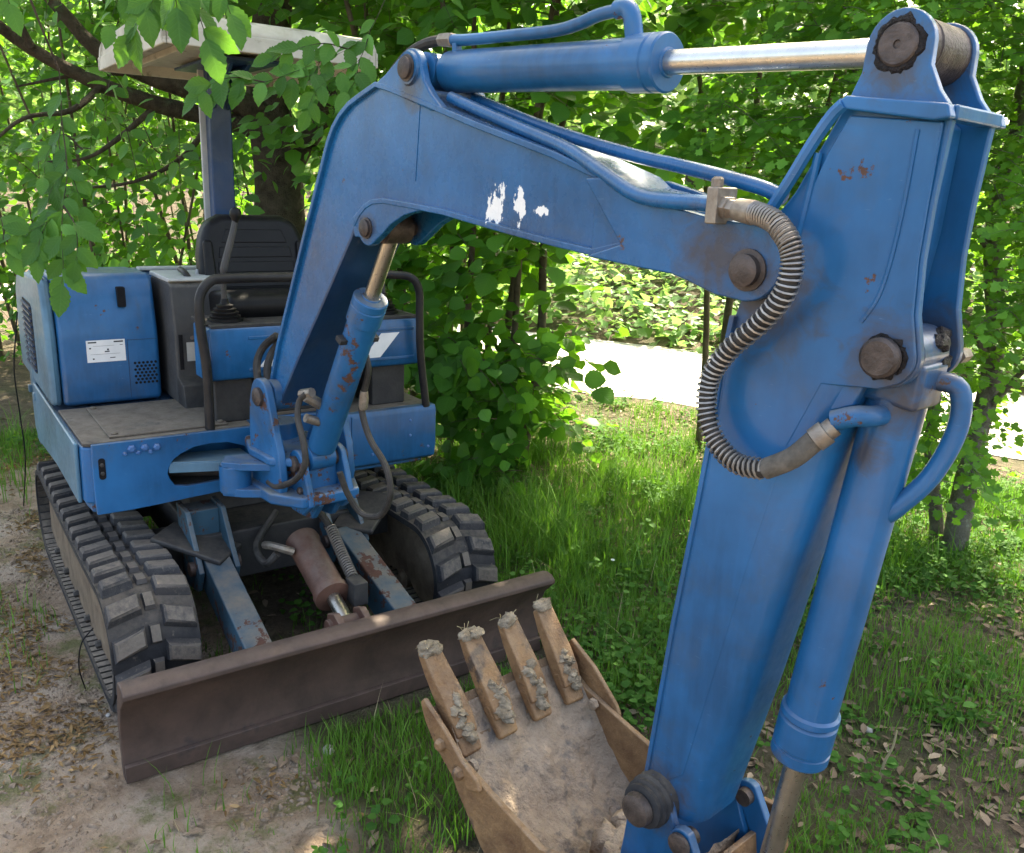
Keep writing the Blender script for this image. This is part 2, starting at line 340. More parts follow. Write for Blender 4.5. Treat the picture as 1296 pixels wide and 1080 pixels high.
# ------------------------------------------------------------------ the ground, the lane and the bank behind it
HD = np.array([.902, .431]); HN = np.array([-.431, .902])     # along and across the hedge
def fbm(x, y, s, o=0): return noise.fractal(Vector((x*s, y*s, o)), 1.0, 2.0, 4)
def lane_b(a): return 4.1+.12*math.sin(a*.9), 6.6+.15*math.sin(a*.7+1)
def gz(x, y):
    b = x*HN[0]+y*HN[1]; a = x*HD[0]+y*HD[1]
    h = .020*fbm(x, y, 1.3)+.010*fbm(x, y, 5, 3)
    near = max(0, 1-max(abs(x)-1.1, abs(y)-.75, 0)/.4)
    h = h*(1-near)-.006*near
    b0, b1 = lane_b(a)
    if b > b0-.5: h = h*.4-.02*min(1, (b-b0+.5)/.5)
    if b > b1: h += .26*min(b-b1, 5)+.05*fbm(x, y, .7, 9)*min(1, b-b1)
    if b < 1.9 and b > 1.0 and a > .6: h += 0
    if a < -4 : h += .0
    return h
def axis(lo, hi, c0, c1, fine, grow=1.22):
    m = list(np.arange(c0, c1, fine)); s = fine; v = c0
    l = []
    while v > lo: s *= grow; v -= s; l.append(v)
    s = fine; v = m[-1]; r_ = []
    while v < hi: s *= grow; v += s; r_.append(v)
    return np.array(l[::-1]+m+r_)
gx = axis(-160, 120, -3.2, 3.6, .032); gy = axis(-120, 160, -1.6, 4.4, .032)
V = np.array([(x, y, gz(x, y)) for x in gx for y in gy]); ny = len(gy)
ii, jj = np.meshgrid(np.arange(len(gx)-1), np.arange(ny-1), indexing='ij'); q = (ii*ny+jj).ravel()
F = np.stack([q, q+ny, q+ny+1, q+1], 1)
def bare(x, y):
    """1 on the bare trodden soil, 0 where things grow"""
    e = -.10-.10*min(1, max(0, x-1.0))+.10*fbm(x, y, 2.1, 5)
    v = (e-y)/.22
    if x < -.2: v = min(v, (x+2.6)/.8+.4*fbm(x, y, 1.5, 2))
    return max(0, min(1, v+.35*fbm(x, y, 4, 8)))
gm, t, b = mat('soil_and_litter'); co = objco(t)
att = t.nodes.new('ShaderNodeAttribute'); att.attribute_name = 'bare'
n1 = noise_n(t, 2.6, 7, .66, co, .5); n2 = noise_n(t, 16, 7, .72, co); n3 = noise_n(t, 75, 5, .7, co); n4 = noise_n(t, 1.1, 4, .6, co)
dry = mix(t, ramp(t, n2, .3, .68), (.20, .135, .092), (.44, .33, .235))
dry = mix(t, ramp(t, n1, .46, .60), dry, mix(t, n3, (.36, .285, .22), (.54, .445, .36)))
moss = mix(t, n3, (.085, .10, .03), (.17, .175, .06))
dry = mix(t, math_n(t, 'MULTIPLY', ramp(t, noise_n(t, 3.8, 6, .72, co), .53, .62), .8), dry, moss)
dry = mix(t, math_n(t, 'MULTIPLY', ramp(t, noise_n(t, 6.5, 7, .75, co, 1.0), .56, .63), .65), dry, (.105, .080, .062))
lit = mix(t, ramp(t, n2, .3, .7), (.055, .042, .030), (.17, .13, .095)); lit = mix(t, ramp(t, n3, .55, .75), lit, (.26, .20, .15))
lit = mix(t, math_n(t, 'MULTIPLY', ramp(t, n4, .45, .65), .6), lit, (.05, .075, .02))
c = mix(t, att.outputs['Fac'], lit, dry)
c = mix(t, math_n(t, 'MULTIPLY', ramp(t, noise_n(t, 30, 6, .75, co), .60, .66), .55), c, (.09, .07, .055))
L(t, c, b.inputs['Base Color']); b.inputs['Roughness'].default_value = .95; b.inputs['Specular IOR Level'].default_value = .2
bump(t, b, math_n(t, 'ADD', math_n(t, 'MULTIPLY', n2, 1.0), math_n(t, 'MULTIPLY', n3, .5)), 1.0, .035)
me = fast_mesh('ground', V, F, gm); me.polygons.foreach_set('use_smooth', [True]*len(F))
al = me.attributes.new('bare', 'FLOAT', 'POINT'); al.data.foreach_set('value', np.array([bare(x, y) if abs(x) < 6 and abs(y) < 6 else 0 for x, y, z in V], dtype=np.float32))
ground = bpy.data.objects.new('ground', me); COL.objects.link(ground); ground['kind'] = 'structure'
# gravel lane behind the hedge
gravel = simple('pale_gravel', (.40, .37, .33), (.56, .53, .48), 9, .95, 0, .8, 0, bd=.01, spots=((.30, .27, .23), 40, .6))
av = np.linspace(-30, 30, 241); lv = []
for a in av:
    b0, b1 = lane_b(a)
    for k in range(9):
        bb = b0+(b1-b0)*k/8+(.10*fbm(a, k, 1.7) if k in (0, 8) else 0); p = HD*a+HN*bb
        lv.append((p[0], p[1], max(gz(p[0], p[1]), gz(*(p+HN*.2)) if k < 8 else -9)+.006+.012*math.sin(math.pi*k/8)))
i, k = np.meshgrid(np.arange(240), np.arange(8), indexing='ij'); q = (i*9+k).ravel()
me = fast_mesh('gravel_lane', np.array(lv), np.stack([q, q+9, q+10, q+1], 1), gravel)
o = bpy.data.objects.new('gravel_lane', me); COL.objects.link(o); o['kind'] = 'structure'

# ================================================================== THE EXCAVATOR (x forward, y its left, z up)
EX = empty('mini_excavator', (0, 0, 0), 'blue mini excavator with white roof, rubber tracks and muddy bucket', 'excavator')

# ---------------------------------------------------------------- tracks
XF, XR, TR = .735, -.53, .185
def belt_pt(s):
    Ls = XF-XR; La = math.pi*TR; s %= 2*(Ls+La)
    if s < Ls: return (XR+s, TR+.018-TR, (0, -1), (1, 0))
    s -= Ls
    if s < La:
        a = -math.pi/2+s/TR; return (XF+TR*math.cos(a), TR+.018+TR*math.sin(a), (math.cos(a), math.sin(a)), (-math.sin(a), math.cos(a)))
    s -= La
    if s < Ls:
        sag = .012*math.sin(math.pi*s/Ls); return (XF-s, 2*TR+.018-sag, (0, 1), (-1, 0))
    s -= Ls; a = math.pi/2+s/TR
    return (XR+TR*math.cos(a), TR+.018+TR*math.sin(a), (math.cos(a), math.sin(a)), (-math.sin(a), math.cos(a)))
PER = 2*(XF-XR)+2*math.pi*TR
def lug_geo(wd, side):
    h = .030; a, b_ = .034, .024; V = []
    for z, ax, e in ((-.004, a, 0), (h*.75, b_+.003, .003), (h, b_-.003, .009)):
        for i, j in ((-1, -1), (1, -1), (1, 1), (-1, 1)):
            sk = .012*side*j
            V.append((i*ax+sk, j*(wd/2-e), z))
    F = [(3, 2, 1, 0), (8, 9, 10, 11)]
    for r_ in (0, 4):
        for k in range(4): F.append((r_+k, r_+(k+1) % 4, r_+4+(k+1) % 4, r_+4+k))
    return V, F
LUG = {s: [mesh_of('lug', lug_geo(.098, s), M['lug'], 20), mesh_of('lug', lug_geo(.092, s), M['lug'], 20)] for s in (-1, 1)}
MIDLUG = mesh_of('centre_lug', ([(-.03, -.016, 0), (.03, -.016, 0), (.03, .016, 0), (-.03, .016, 0), (-.024, -.013, .014), (.024, -.013, .014), (.024, .013, .014), (-.024, .013, .014)], [(3, 2, 1, 0), (4, 5, 6, 7), (0, 1, 5, 4), (1, 2, 6, 5), (2, 3, 7, 6), (3, 0, 4, 7)]), M['lug'], 20)
for yc in (-.535, .535):
    n = 120; V, F = [], []
    for k in range(n):
        x, z, nn, tt = belt_pt(PER*k/n)
        for y_, d in ((-.125, -.022), (-.125, 0), (.125, 0), (.125, -.022)): V.append((x+nn[0]*d, yc+y_, z+nn[1]*d))
    for k in range(n):
        for j in range(4): F.append((k*4+j, k*4+(j+1) % 4, ((k+1) % n)*4+(j+1) % 4, ((k+1) % n)*4+j))
    tr = mk('rubber_track', (V, F), 'rubber', EX, ang=40)
    ribs = []
    for k in range(96):
        x, z, nn, tt = belt_pt(PER*(k+.5)/96); c = Vector((x-nn[0]*.024, yc, z-nn[1]*.024))
        ribs.append(beam(c-Vector((0, .119, 0)), c+Vector((0, .119, 0)), .027, .008, (nn[0], 0, nn[1])))
    mk('inner_ribs', cat(*ribs), 'belt', tr, kind='stuff')
    for k in range(36):
        for col in (-1, 1):
            x, z, nn, tt = belt_pt(PER*(k+.25*col)/36+.01)
            Mx = Matrix(((tt[0], 0, nn[0], x), (0, -1, 0, yc+col*.073), (tt[1], 0, nn[1], z), (0, 0, 0, 1)))
            o = bpy.data.objects.new('lug', LUG[col][(k*7+col) % 2]); COL.objects.link(o); o.parent = tr; o.matrix_local = Mx @ Matrix.Rotation(random.uniform(-.03, .03), 4, 'Z')
        x, z, nn, tt = belt_pt(PER*k/36)
        o = bpy.data.objects.new('centre_lug', MIDLUG); COL.objects.link(o); o.parent = tr
        o.matrix_local = Matrix(((tt[0], 0, nn[0], x), (0, -1, 0, yc), (tt[1], 0, nn[1], z), (0, 0, 0, 1)))
    s = -1 if yc < 0 else 1
    # side frame, wheels and rollers inside the loop
    prof = [(XF-.03, .11), (XF+.10, .15), (XF+.10, .23), (XF-.05, .31), (.2, .345), (-.3, .345), (XR+.05, .30), (XR+.02, .13), (-.2, .085), (.4, .085)]
    mk('track_frame', prism(prof, yc-(.100 if s < 0 else .062), yc+(.100 if s > 0 else .062)), 'dirtframe', tr, .006)
    for xc, rr, nm in ((XF, .150, 'idler_wheel'), (XR, .155, 'drive_sprocket')):
        mk(nm, lathe((xc, yc-.085, TR+.018), (xc, yc+.085, TR+.018), [(0, .05), (.006, .10), (.01, rr*.95), (.05, rr), (.12, rr), (.16, rr*.95), (.164, .10), (.17, .05)], 28), 'dirtframe', tr)
    for xc in (-.32, -.1, .12, .34, .54):
        mk('track_roller', lathe((xc, yc-.075, .075), (xc, yc+.075, .075), [(0, .018), (.01, .03), (.012, .04), (.04, .04), (.045, .03), (.105, .03), (.11, .04), (.138, .04), (.14, .03), (.15, .018)], 16), 'dirtframe', tr)
        mk('roller_bolt', lathe((xc+.02, yc+s*.099, .115), (xc+.02, yc+s*.114, .115), [(0, .014), (.014, .014), (.018, .010)], 6), 'dark', tr)
# undercarriage
mk('undercarriage_frame', cat(box(-.35, .52, -.30, .30, .22, .40), beam((.35, -.47, .30), (.35, .47, .30), .14, .14), beam((-.28, -.47, .30), (-.28, .47, .30), .14, .14),
   prism([(-.2, .40), (.3, .40), (.26, .50), (-.16, .50)], -.26, .26), beam((.45, -.40, .42), (.62, -.22, .36), .16, .02), beam((.45, .40, .42), (.62, .22, .36), .16, .02)), 'dark', EX, .008)
mk('slewing_ring', lathe((0, 0, .48), (0, 0, .56), [(0, .34), (.03, .34), (.031, .30), (.08, .30)], 40), 'dark', EX)

# ---------------------------------------------------------------- dozer blade
bp_ = [(1.16, .006), (1.152, .04), (1.142, .10), (1.150, .17), (1.176, .235), (1.212, .272), (1.228, .286), (1.226, .300), (1.210, .311), (1.185, .315), (1.160, .309), (1.150, .295), (1.148, .27), (1.128, .22), (1.116, .16), (1.112, .10), (1.120, .04), (1.13, .006)]
blade = mk('dozer_blade', prism(bp_, -.69, .70), 'rust', EX, .004, ang=50)
mk('cutting_edge', prism([(1.166, .001), (1.1655, .05), (1.152, .052), (1.145, .001)], -.688, .698), 'rust', blade, .002)
for s, yc in ((-1, -.27), (1, .205)):
    arm_ = mk('blade_arm', beam((.58, yc, .315), (1.125, yc+.01*s, .165), .085, .12), 'blue_bar', EX, .006)
    mk('hinge_bracket', cat(prism([(.46, .22), (.62, .25), (.66, .33), (.60, .40), (.52, .50), (.40, .50)], yc-.068, yc-.05), prism([(.46, .22), (.62, .25), (.66, .33), (.60, .40), (.52, .50), (.40, .50)], yc+.05, yc+.068), box(.40, .50, yc-.05, yc+.05, .34, .49)), 'blue_bar', arm_, .004)
    mk('hinge_pin', cyl((.595, yc-.085, .325), (.595, yc+.085, .325), .024, 16), 'rust', arm_, .003)
bc = mk('blade_cylinder', lathe((.66, .01, .385), (1.06, .005, .245), [(0, .045), (.01, .058), (.03, .060), (.05, .054), (.27, .054), (.275, .060), (.30, .060), (.305, .045)], 24), 'rust_cyl', EX)
mk('rod', cyl((.93, .007, .29), (1.06, .005, .245), .024, 16), 'rodsteel', bc)
mk('clevis', cat(prism([(1.02, .20), (1.12, .17), (1.13, .28), (1.08, .30), (1.03, .28)], -.052, -.03), prism([(1.02, .20), (1.12, .17), (1.13, .28), (1.08, .30), (1.03, .28)], .036, .058), cyl((1.06, -.065, .247), (1.06, .072, .247), .026, 16)), 'rust_cyl', bc, .003)
mk('valve_block', box(.93, 1.00, .055, .105, .26, .34), 'dark', bc, .004)
mk('port_elbow', tube([(.74, -.05, .38), (.735, -.09, .40), (.70, -.11, .40), (.64, -.11, .38)], .014, 8, 4), 'fitting', bc)
def spring(path_pts, r, turns, wr, name, parent, mx=None, k=14):
    path = smooth_path(path_pts, k); fr = frames(path); m = len(path); pts = []
    steps = turns*10
    for i in range(steps+1):
        f = i/steps*(m-1); j = min(int(f), m-2); e = f-j
        p = path[j].lerp(path[j+1], e); s, u = fr[j]; a = 2*math.pi*i/10
        pts.append(p+s*(r*math.cos(a))+u*(r*math.sin(a)))
    return mk(name, tube(pts, wr, 4), 'wire', parent, mx=mx, ang=80)
h = mk('blade_hose', tube([(.50, -.02, .44), (.58, -.12, .36), (.70, -.13, .34), (.73, -.10, .38)], .013, 8, 6), 'hose', EX)
h = mk('blade_hose', tube([(.55, .10, .46), (.70, .095, .44), (.82, .09, .38), (.93, .085, .325)], .013, 8, 6), 'hose', EX)
spring([(.72, .095, .435), (.82, .09, .38), (.92, .085, .33)], .018, 22, .0028, 'hose_spring', h)

# ---------------------------------------------------------------- slewing house
DZ = .767
def rrect(a0, a1, b0, b1, r, n=6):
    out = []
    for ca, cb, q0 in ((a1-r, b1-r, 0), (a0+r, b1-r, 90), (a0+r, b0+r, 180), (a1-r, b0+r, 270)):
        for k in range(n+1): a = R(q0+90*k/n); out.append((ca+r*math.cos(a), cb+r*math.sin(a)))
    return out
plan = [(.485, -.60), (.47, -.628), (.40, -.635), (-.50, -.635), (-.66, -.60), (-.76, -.48), (-.80, -.25), (-.80, .25), (-.76, .48), (-.66, .60), (-.50, .635), (.40, .635), (.465, .63), (.475, .60), (.475, .26), (.40, .25), (.36, .10), (.36, -.08), (.30, -.09), (.30, -.40), (.485, -.40)]
house = mk('house_frame', cat(prism(plan, .565, DZ-.012, 'z')), 'blue', EX, .010)
under = [(x*.97-.01, y*.965) for x, y in plan]
mk('house_underside', prism(under, .525, .563, 'z'), 'blue_worn', house, .006)
# front plate with the swing-cylinder opening
outer = [(-.602, .535), (-.50, .535), (-.42, .538), (-.30, .545), (-.20, .55), (-.075, .565), (-.075, .62), (-.075, .70), (-.075, .7665), (-.20, .7665), (-.30, .7665), (-.42, .7665), (-.50, .7665), (-.602, .7665), (-.605, .70), (-.605, .62)]
inner = [(-.375, .622), (-.36, .596), (-.32, .588), (-.28, .588), (-.20, .592), (-.12, .60), (-.105, .63), (-.105, .67), (-.12, .70), (-.18, .722), (-.24, .725), (-.29, .720), (-.335, .702), (-.36, .685), (-.375, .66), (-.38, .64)]
fp = mk('front_plate', ringplate(outer, inner, .488, .506, 'x'), 'blue', house, .003)
mk('opening_lining', box(.31, .45, -.40, -.09, .575, .58), 'dark', house)
mk('slot', cat(prism([(a, b) for a, b in rrect(-.587, -.567, .652, .722, .009)], .505, .509, 'x')), 'hole', fp)
for zz in (.672, .70): mk('slot_bolt', lathe((.507, -.577, zz), (.515, -.577, zz), [(0, .007), (.005, .007), (.007, .004)], 6), 'dark', fp)
for yy, zz, rr in ((-.487, .742, .013), (-.447, .741, .012), (-.410, .738, .012), (-.508, .728, .006), (-.468, .727, .007), (-.431, .725, .007)):
    mk('bolt', lathe((.505, yy, zz), (.519, yy, zz), [(0, rr), (.010, rr), (.0135, rr*.6)], 6 if rr > .01 else 12), 'bolt', fp)
# folded guard poking out of the opening, and the swing cylinder behind it
mk('swing_guard', cat(prism([(.40, -.372), (.50, -.375), (.575, -.16), (.56, -.115), (.44, -.12)], .668, .676, 'z'), prism([(.50, -.375), (.504, -.376), (.579, -.16), (.575, -.16)], .640, .672, 'z')), 'blue_side', house, .002)
sc_ = mk('swing_cylinder', cyl((.38, -.36, .625), (.52, -.06, .625), .034, 18), 'dark', EX)
mk('rod', cyl((.52, -.06, .625), (.56, -.02, .625), .02, 14), 'rodsteel', sc_)
# right-hand part of the front (machine's left)
fl = mk('front_panel', prism([(.472, .545), (.498, .56), (.505, .60), (.505, .745), (.498, .7665), (.40, .7665), (.40, .545)], .255, .635), 'blue', house, .006)
for yy, zz in ((.52, .715), (.52, .655), (.36, .60), (.60, .60)):
    mk('bolt', lathe((.504, yy, zz), (.509, yy, zz), [(0, .006), (.003, .006), (.005, .003)], 10), 'bolt', fl)
for yy in (.275,): mk('weld_seam', box(.504, .508, yy, yy+.004, .57, .755), 'blue', fl)
# deck
mk('deck_plate', prism([(.484, -.60), (.47, -.622), (.0, -.625), (.0, .62), (.47, .618), (.474, .26), (.36, .24), (.36, -.08), (.484, -.09)], DZ-.012, DZ+.0005, 'z'), 'deck', house, .003)
mk('floor_cover', prism([(.455, -.54), (.455, -.16), (.03, -.16), (.03, -.54)], DZ, DZ+.008, 'z'), 'deck', house, .003)
for a, b_ in ((.43, -.52), (.43, -.18), (.06, -.52)): mk('cover_bolt', lathe((a, b_, DZ+.007), (a, b_, DZ+.015), [(0, .011), (.005, .011), (.008, .006)], 10), 'deck', house)
# counterweight skirt
mk('counterweight', prism([(-.50, -.645), (-.80, -.625), (-.91, -.50), (-.95, -.25), (-.95, .25), (-.91, .50), (-.80, .625), (-.50, .645)], .50, .97, 'z'), 'blue_side', EX, .02)
mk('side_skirt', prism([(-.02, .56), (.44, .56), (.455, .7655), (-.52, .7655), (-.55, .52)], -.645, -.632), 'blue_side', house, .006)

# ---------------------------------------------------------------- engine hood on the machine's right
hood = empty  # placeholder name, replaced below
HX = -.02
hp = [(HX, .770), (HX, 1.02), (HX-.045, 1.215), (HX-.07, 1.238), (-.45, 1.225), (-.77, 1.19), (-.85, 1.13), (-.90, .96), (-.90, .770)]
hood = mk('engine_hood', prism(hp, -.60, -.262), 'blue', EX, .018, seg=3)
sp = [(HX-.012, .770), (HX-.012, 1.02), (HX-.055, 1.205), (HX-.08, 1.226), (-.45, 1.213), (-.76, 1.178), (-.84, 1.12), (-.89, .96), (-.89, .770)]
mk('side_cover', prism(sp, -.640, -.602), 'blue_side', hood, .022, seg=3)
# louvred vent on the side, its inner shade painted as a dark panel
sl = mk('side_vent', prism(rrect(-.62, -.34, .83, 1.10, .03), -.6415, -.638), 'hole', hood)
for k in range(11):
    z0 = .845+k*.024; mk('louvre', beam((-.61, -.643, z0), (-.35, -.643, z0), .010, .008), 'blue_dark', hood)
mk('hinge', box(-.66, -.63, -.650, -.632, .70, .73), 'blue_side', hood, .003)
mk('hinge', box(-.50, -.47, -.650, -.632, .70, .73), 'blue_side', hood, .003)
# seam, latch, label, grille on the front cover
mk('panel_seam', cat(box(HX+.0002, HX+.0012, -.3745, -.3725, .785, 1.0), box(HX+.0002, HX+.0012, -.3735, -.27, 1.000, 1.0015)), 'blue_dark', hood)
lz = [1.125, 1.19]
def hood_x(z): return HX if z < 1.02 else HX-.045*(z-1.02)/.195
latch = mk('latch_recess', prism(rrect(-.392, -.365, 1.120, 1.192, .004), HX-.045, HX-.010, 'x'), 'hole', hood)
latch.location.x = .0; 
mk('latch', beam((hood_x(1.165)+.003, -.378, 1.145), (hood_x(1.18)+.002, -.378, 1.182), .018, .004, (1, 0, 0)), 'greytrim', latch)
lab = mk('label_plate', box(HX+.0008, HX+.0024, -.512, -.382, .926, 1.006), 'white', hood)
for y0, y1, z0, z1 in ((-.506, -.478, .996, 1.001), (-.42, -.388, .996, 1.001), (-.444, -.438, .968, .974), (-.452, -.436, .962, .966), (-.503, -.497, .975, .980), (-.494, -.488, .936, .941), (-.50, -.40, .9545, .9552), (-.49, -.42, .9845, .9852), (-.40, -.39, .985, .987), (-.436, -.418, .939, .942)):
    mk('label_print', box(HX+.0024, HX+.003, y0, y1, z0, z1), 'print', lab)
gr = []; disc = []
for r_ in range(7):
    for c_ in range(6 if r_ % 2 == 0 else 5):
        yc = -.352+c_*.0145+(.00725 if r_ % 2 else 0); zc = .838+r_*.0125
        disc.append(cyl((HX-.004, yc, zc), (HX+.0012, yc, zc), .0050, 10)); gr.append(lathe((HX+.0008, yc, zc), (HX+.003, yc, zc), [(0, .0062), (.001, .0062), (.0012, .0052)], 10))
mk('grille_hole_shade', cat(*disc), 'hole', hood, kind='stuff')  # solid discs; the shade inside the holes is put into their dark colour
# hood behind the seat
rear = mk('rear_cover', prism([(-.22, .77), (-.22, 1.13), (-.28, 1.225), (-.72, 1.195), (-.82, 1.12), (-.88, .95), (-.88, .77)], -.262, .60), 'blue', EX, .02, seg=3)
mk('top_trim', beam((-.30, -.26, 1.232), (-.30, .58, 1.232), .06, .012), 'greytrim', rear, .004)

# ---------------------------------------------------------------- grey side box and air duct next to the seat
tank = mk('side_box', prism([(.105, .77), (.105, 1.06), (.075, 1.205), (.06, 1.215), (-.215, 1.215), (-.215, .77)], -.235, -.045), 'grey', EX, .010)
mk('box_lid', prism([(.072, 1.216), (.085, 1.222), (.08, 1.232), (-.20, 1.234), (-.205, 1.216)], -.240, -.040), 'greytrim', tank, .004)
mk('lid_knob', lathe((-.05, -.10, 1.232), (-.05, -.10, 1.252), [(0, .008), (.012, .008), (.018, .005)], 12), 'greytrim', tank)
mk('box_plinth', prism([(.10, .77), (.20, .77), (.18, .855), (.10, .875)], -.235, -.05), 'dark', tank, .006)
mk('gauge_slot', box(.1045, .108, -.222, -.208, .90, 1.03), 'hole', tank)
mk('box_label', box(.1045, .1065, -.195, -.160, .93, 1.00), 'greytrim', tank)
mk('box_catch', tube([(.11, -.15, 1.03), (.16, -.17, 1.02), (.21, -.20, 1.035)], .008, 8, 3), 'rust', tank)

# ---------------------------------------------------------------- control console across the front
con = mk('console_panel', prism([(.415, .915), (.45, .925), (.458, .95), (.458, 1.085), (.45, 1.103), (.28, 1.108), (.28, 1.085), (.41, 1.08)], -.21, .585), 'blue', EX, .008, seg=3)
for z0 in (.955, 1.065): mk('pressed_rib', beam((.458, -.08, z0), (.458, .56, z0), .006, .012), 'blue', con, .003)
mk('console_return', prism([(.28, .915), (.45, .915), (.45, 1.10), (.28, 1.10)], -.213, -.203), 'blue', con, .004)
def flag(y0):
    return [(y0, .962), (y0+.07, .962), (y0+.15, 1.052), (y0+.075, 1.052)]
for y0 in (-.045, .345): mk('white_stripe', prism(flag(y0), .4575, .4605, 'x'), 'white', con)
mk('console_top', box(.20, .45, -.20, .58, 1.100, 1.112), 'dark', con, .003)
mk('pedestal', box(.28, .42, -.19, -.06, DZ, .92), 'dark', EX, .006)
mk('pedestal', box(.26, .42, .40, .54, DZ, .92), 'dark', EX, .006)
mk('valve_bank', cat(box(.15, .36, .05, .34, DZ, .88), box(.20, .33, .08, .30, .88, .93)), 'dark', EX, .006)

# ---------------------------------------------------------------- seat
seat = empty  # replaced
def cushion(prof, y0, y1): return prism(prof, y0, y1)
seat = mk('seat', prism([(.30, 1.10), (.33, 1.14), (.32, 1.185), (.26, 1.205), (.10, 1.185), (-.05, 1.175), (-.08, 1.14), (-.06, 1.09)], -.10, .335), 'vinyl', EX, .022, seg=4, ang=60)
mk('seat_base', box(-.10, .25, -.06, .29, DZ, 1.095), 'dark', seat, .01)
brs = []
bz = [(.0, 1.16, .20), (.01, 1.20, .215), (.02, 1.30, .215), (.01, 1.37, .200), (-.01, 1.42, .175), (-.03, 1.448, .13), (-.045, 1.452, .08)]
V, F = [], []
prof = [(-.215, 1.16), (-.215, 1.30), (-.20, 1.37), (-.175, 1.425), (-.12, 1.452), (.12, 1.452), (.175, 1.425), (.20, 1.37), (.215, 1.30), (.215, 1.16)]
bk = prism([(a+.118, z) for a, z in prof], -.075, .015, 'x')
# lean the back
bk = ([(x-(z-1.16)*.22, y, z) for x, y, z in bk[0]], bk[1])
back = mk('backrest', bk, 'vinyl', seat, .028, seg=4, ang=60)
pads = []
for z0, z1, w0, w1 in ((1.185, 1.225, .15, .155), (1.240, 1.280, .152, .148), (1.295, 1.335, .145, .138), (1.350, 1.40, .13, .11)):
    g = prism([(-w0, z0), (w0, z0), (w1, z1), (-w1, z1)], .010, .0185, 'x')
    g = ([(x-(z-1.16)*.22, y+.118, z) for x, y, z in g[0]], g[1])
    mk('back_pad', g, 'vinyl', back, .010, seg=3, ang=60)
for yy in (-.065, .30):
    g = prism([(yy-.022, 1.20), (yy+.022, 1.20), (yy+.018, 1.36), (yy-.018, 1.36)], .008, .034, 'x'); g = ([(x-(z-1.16)*.22, y, z) for x, y, z in g[0]], g[1])
    mk('side_bolster', g, 'vinyl', back, .012, seg=3, ang=60)
mk('armrest', cat(beam((-.05, .375, 1.33), (.12, .375, 1.325), .035, .022), beam((.02, .375, 1.32), (-.02, .345, 1.17), .012, .03, (1, 0, 0))), 'vinyl', seat, .005)
mk('seat_hinge', cat(box(-.06, .06, -.135, -.105, 1.14, 1.21), tube([(.05, -.135, 1.18), (.02, -.16, 1.24), (-.06, -.16, 1.25)], .012, 8, 4)), 'blacktube', seat, .004)

# ---------------------------------------------------------------- handrails and levers
mk('handrail', tube([(.475, -.228, DZ-.005), (.475, -.228, .97), (.47, -.240, 1.12), (.465, -.235, 1.21), (.46, -.20, 1.258), (.455, -.14, 1.268), (.44, .10, 1.266), (.43, .20, 1.265)], .0165, 12, 6), 'blacktube', EX)
mk('handrail', tube([(.43, .36, 1.265), (.47, .47, 1.268), (.50, .525, 1.258), (.505, .553, 1.21), (.505, .556, 1.12), (.50, .565, .97), (.495, .594, DZ-.005)], .0150, 12, 6), 'blacktube', EX)
def lever(x, y, hgt, nm='control_lever'):
    lv_ = mk(nm, tube([(x, y, 1.115), (x, y, 1.25), (x+.005, y+.004, 1.30), (x+.012, y+.035, 1.41), (x+.012, y+.045, hgt)], lambda t: .010 if t < .45 else .0135-.004*(t-.45)*1.8, 10, 5), 'grey', EX)
    mk('knob', lathe((x+.012, y+.045, hgt-.01), (x+.012, y+.05, hgt+.05), [(0, .010), (.01, .012), (.02, .019), (.036, .0195), (.046, .014), (.05, .005)], 14), 'vinyl', lv_)
    mk('rubber_boot', lathe((x, y, 1.110), (x, y, 1.19), [(0, .060), (.012, .060), (.014, .050), (.022, .053), (.024, .043), (.034, .047), (.036, .036), (.046, .039), (.048, .027), (.058, .029), (.062, .016), (.08, .012)], 20), 'vinyl', lv_)
    mk('boot_plate', box(x-.075, x+.055, y-.085, y+.085, 1.106, 1.114), 'blacktube', lv_, .003)
    return lv_
lever(.36, -.125, 1.455); lever(.36, .475, 1.455)

# ---------------------------------------------------------------- canopy
post = mk('canopy_post', cat(box(-.385, -.325, .055, .145, .95, 2.02)), 'blue_dark', EX, .008)
mk('post_strip', box(-.40, -.385, .035, .060, .98, 2.0), 'greytrim', post, .003)
mk('reflector', box(-.30, -.285, -.02, .0, 1.28, 1.38), 'white', post, .003)
RZ = 2.012
can = mk('canopy_roof', cat(prism([(-.68, RZ+.012), (-.685, RZ+.03), (-.665, RZ+.06), (-.60, RZ+.082), (-.2, RZ+.092), (.26, RZ+.082), (.335, RZ+.062), (.362, RZ+.03), (.355, RZ+.012)], -.27, .455)), 'roofwhite', EX, .022, seg=3, ang=50)
mk('roof_rim', cat(box(-.685, .36, -.274, -.262, RZ-.028, RZ+.024), box(-.685, .36, .447, .459, RZ-.028, RZ+.024), box(.350, .364, -.262, .447, RZ-.028, RZ+.024), box(-.689, -.676, -.262, .447, RZ-.028, RZ+.024)), 'roofwhite', can, .005)
mk('roof_rib', cat(box(-.62, .30, -.16, -.13, RZ-.012, RZ+.012), box(-.62, .30, .32, .35, RZ-.012, RZ+.012)), 'roofwhite', can, .004)
mk('mounting_bracket', cat(box(-.52, .05, -.02, .22, RZ-.014, RZ-.002), prism([(-.33, RZ-.014), (-.05, RZ-.014), (-.30, RZ-.16), (-.33, RZ-.16)], .06, .075), prism([(-.33, RZ-.014), (-.05, RZ-.014), (-.30, RZ-.16), (-.33, RZ-.16)], .125, .14)), 'blue_dark', can, .003)

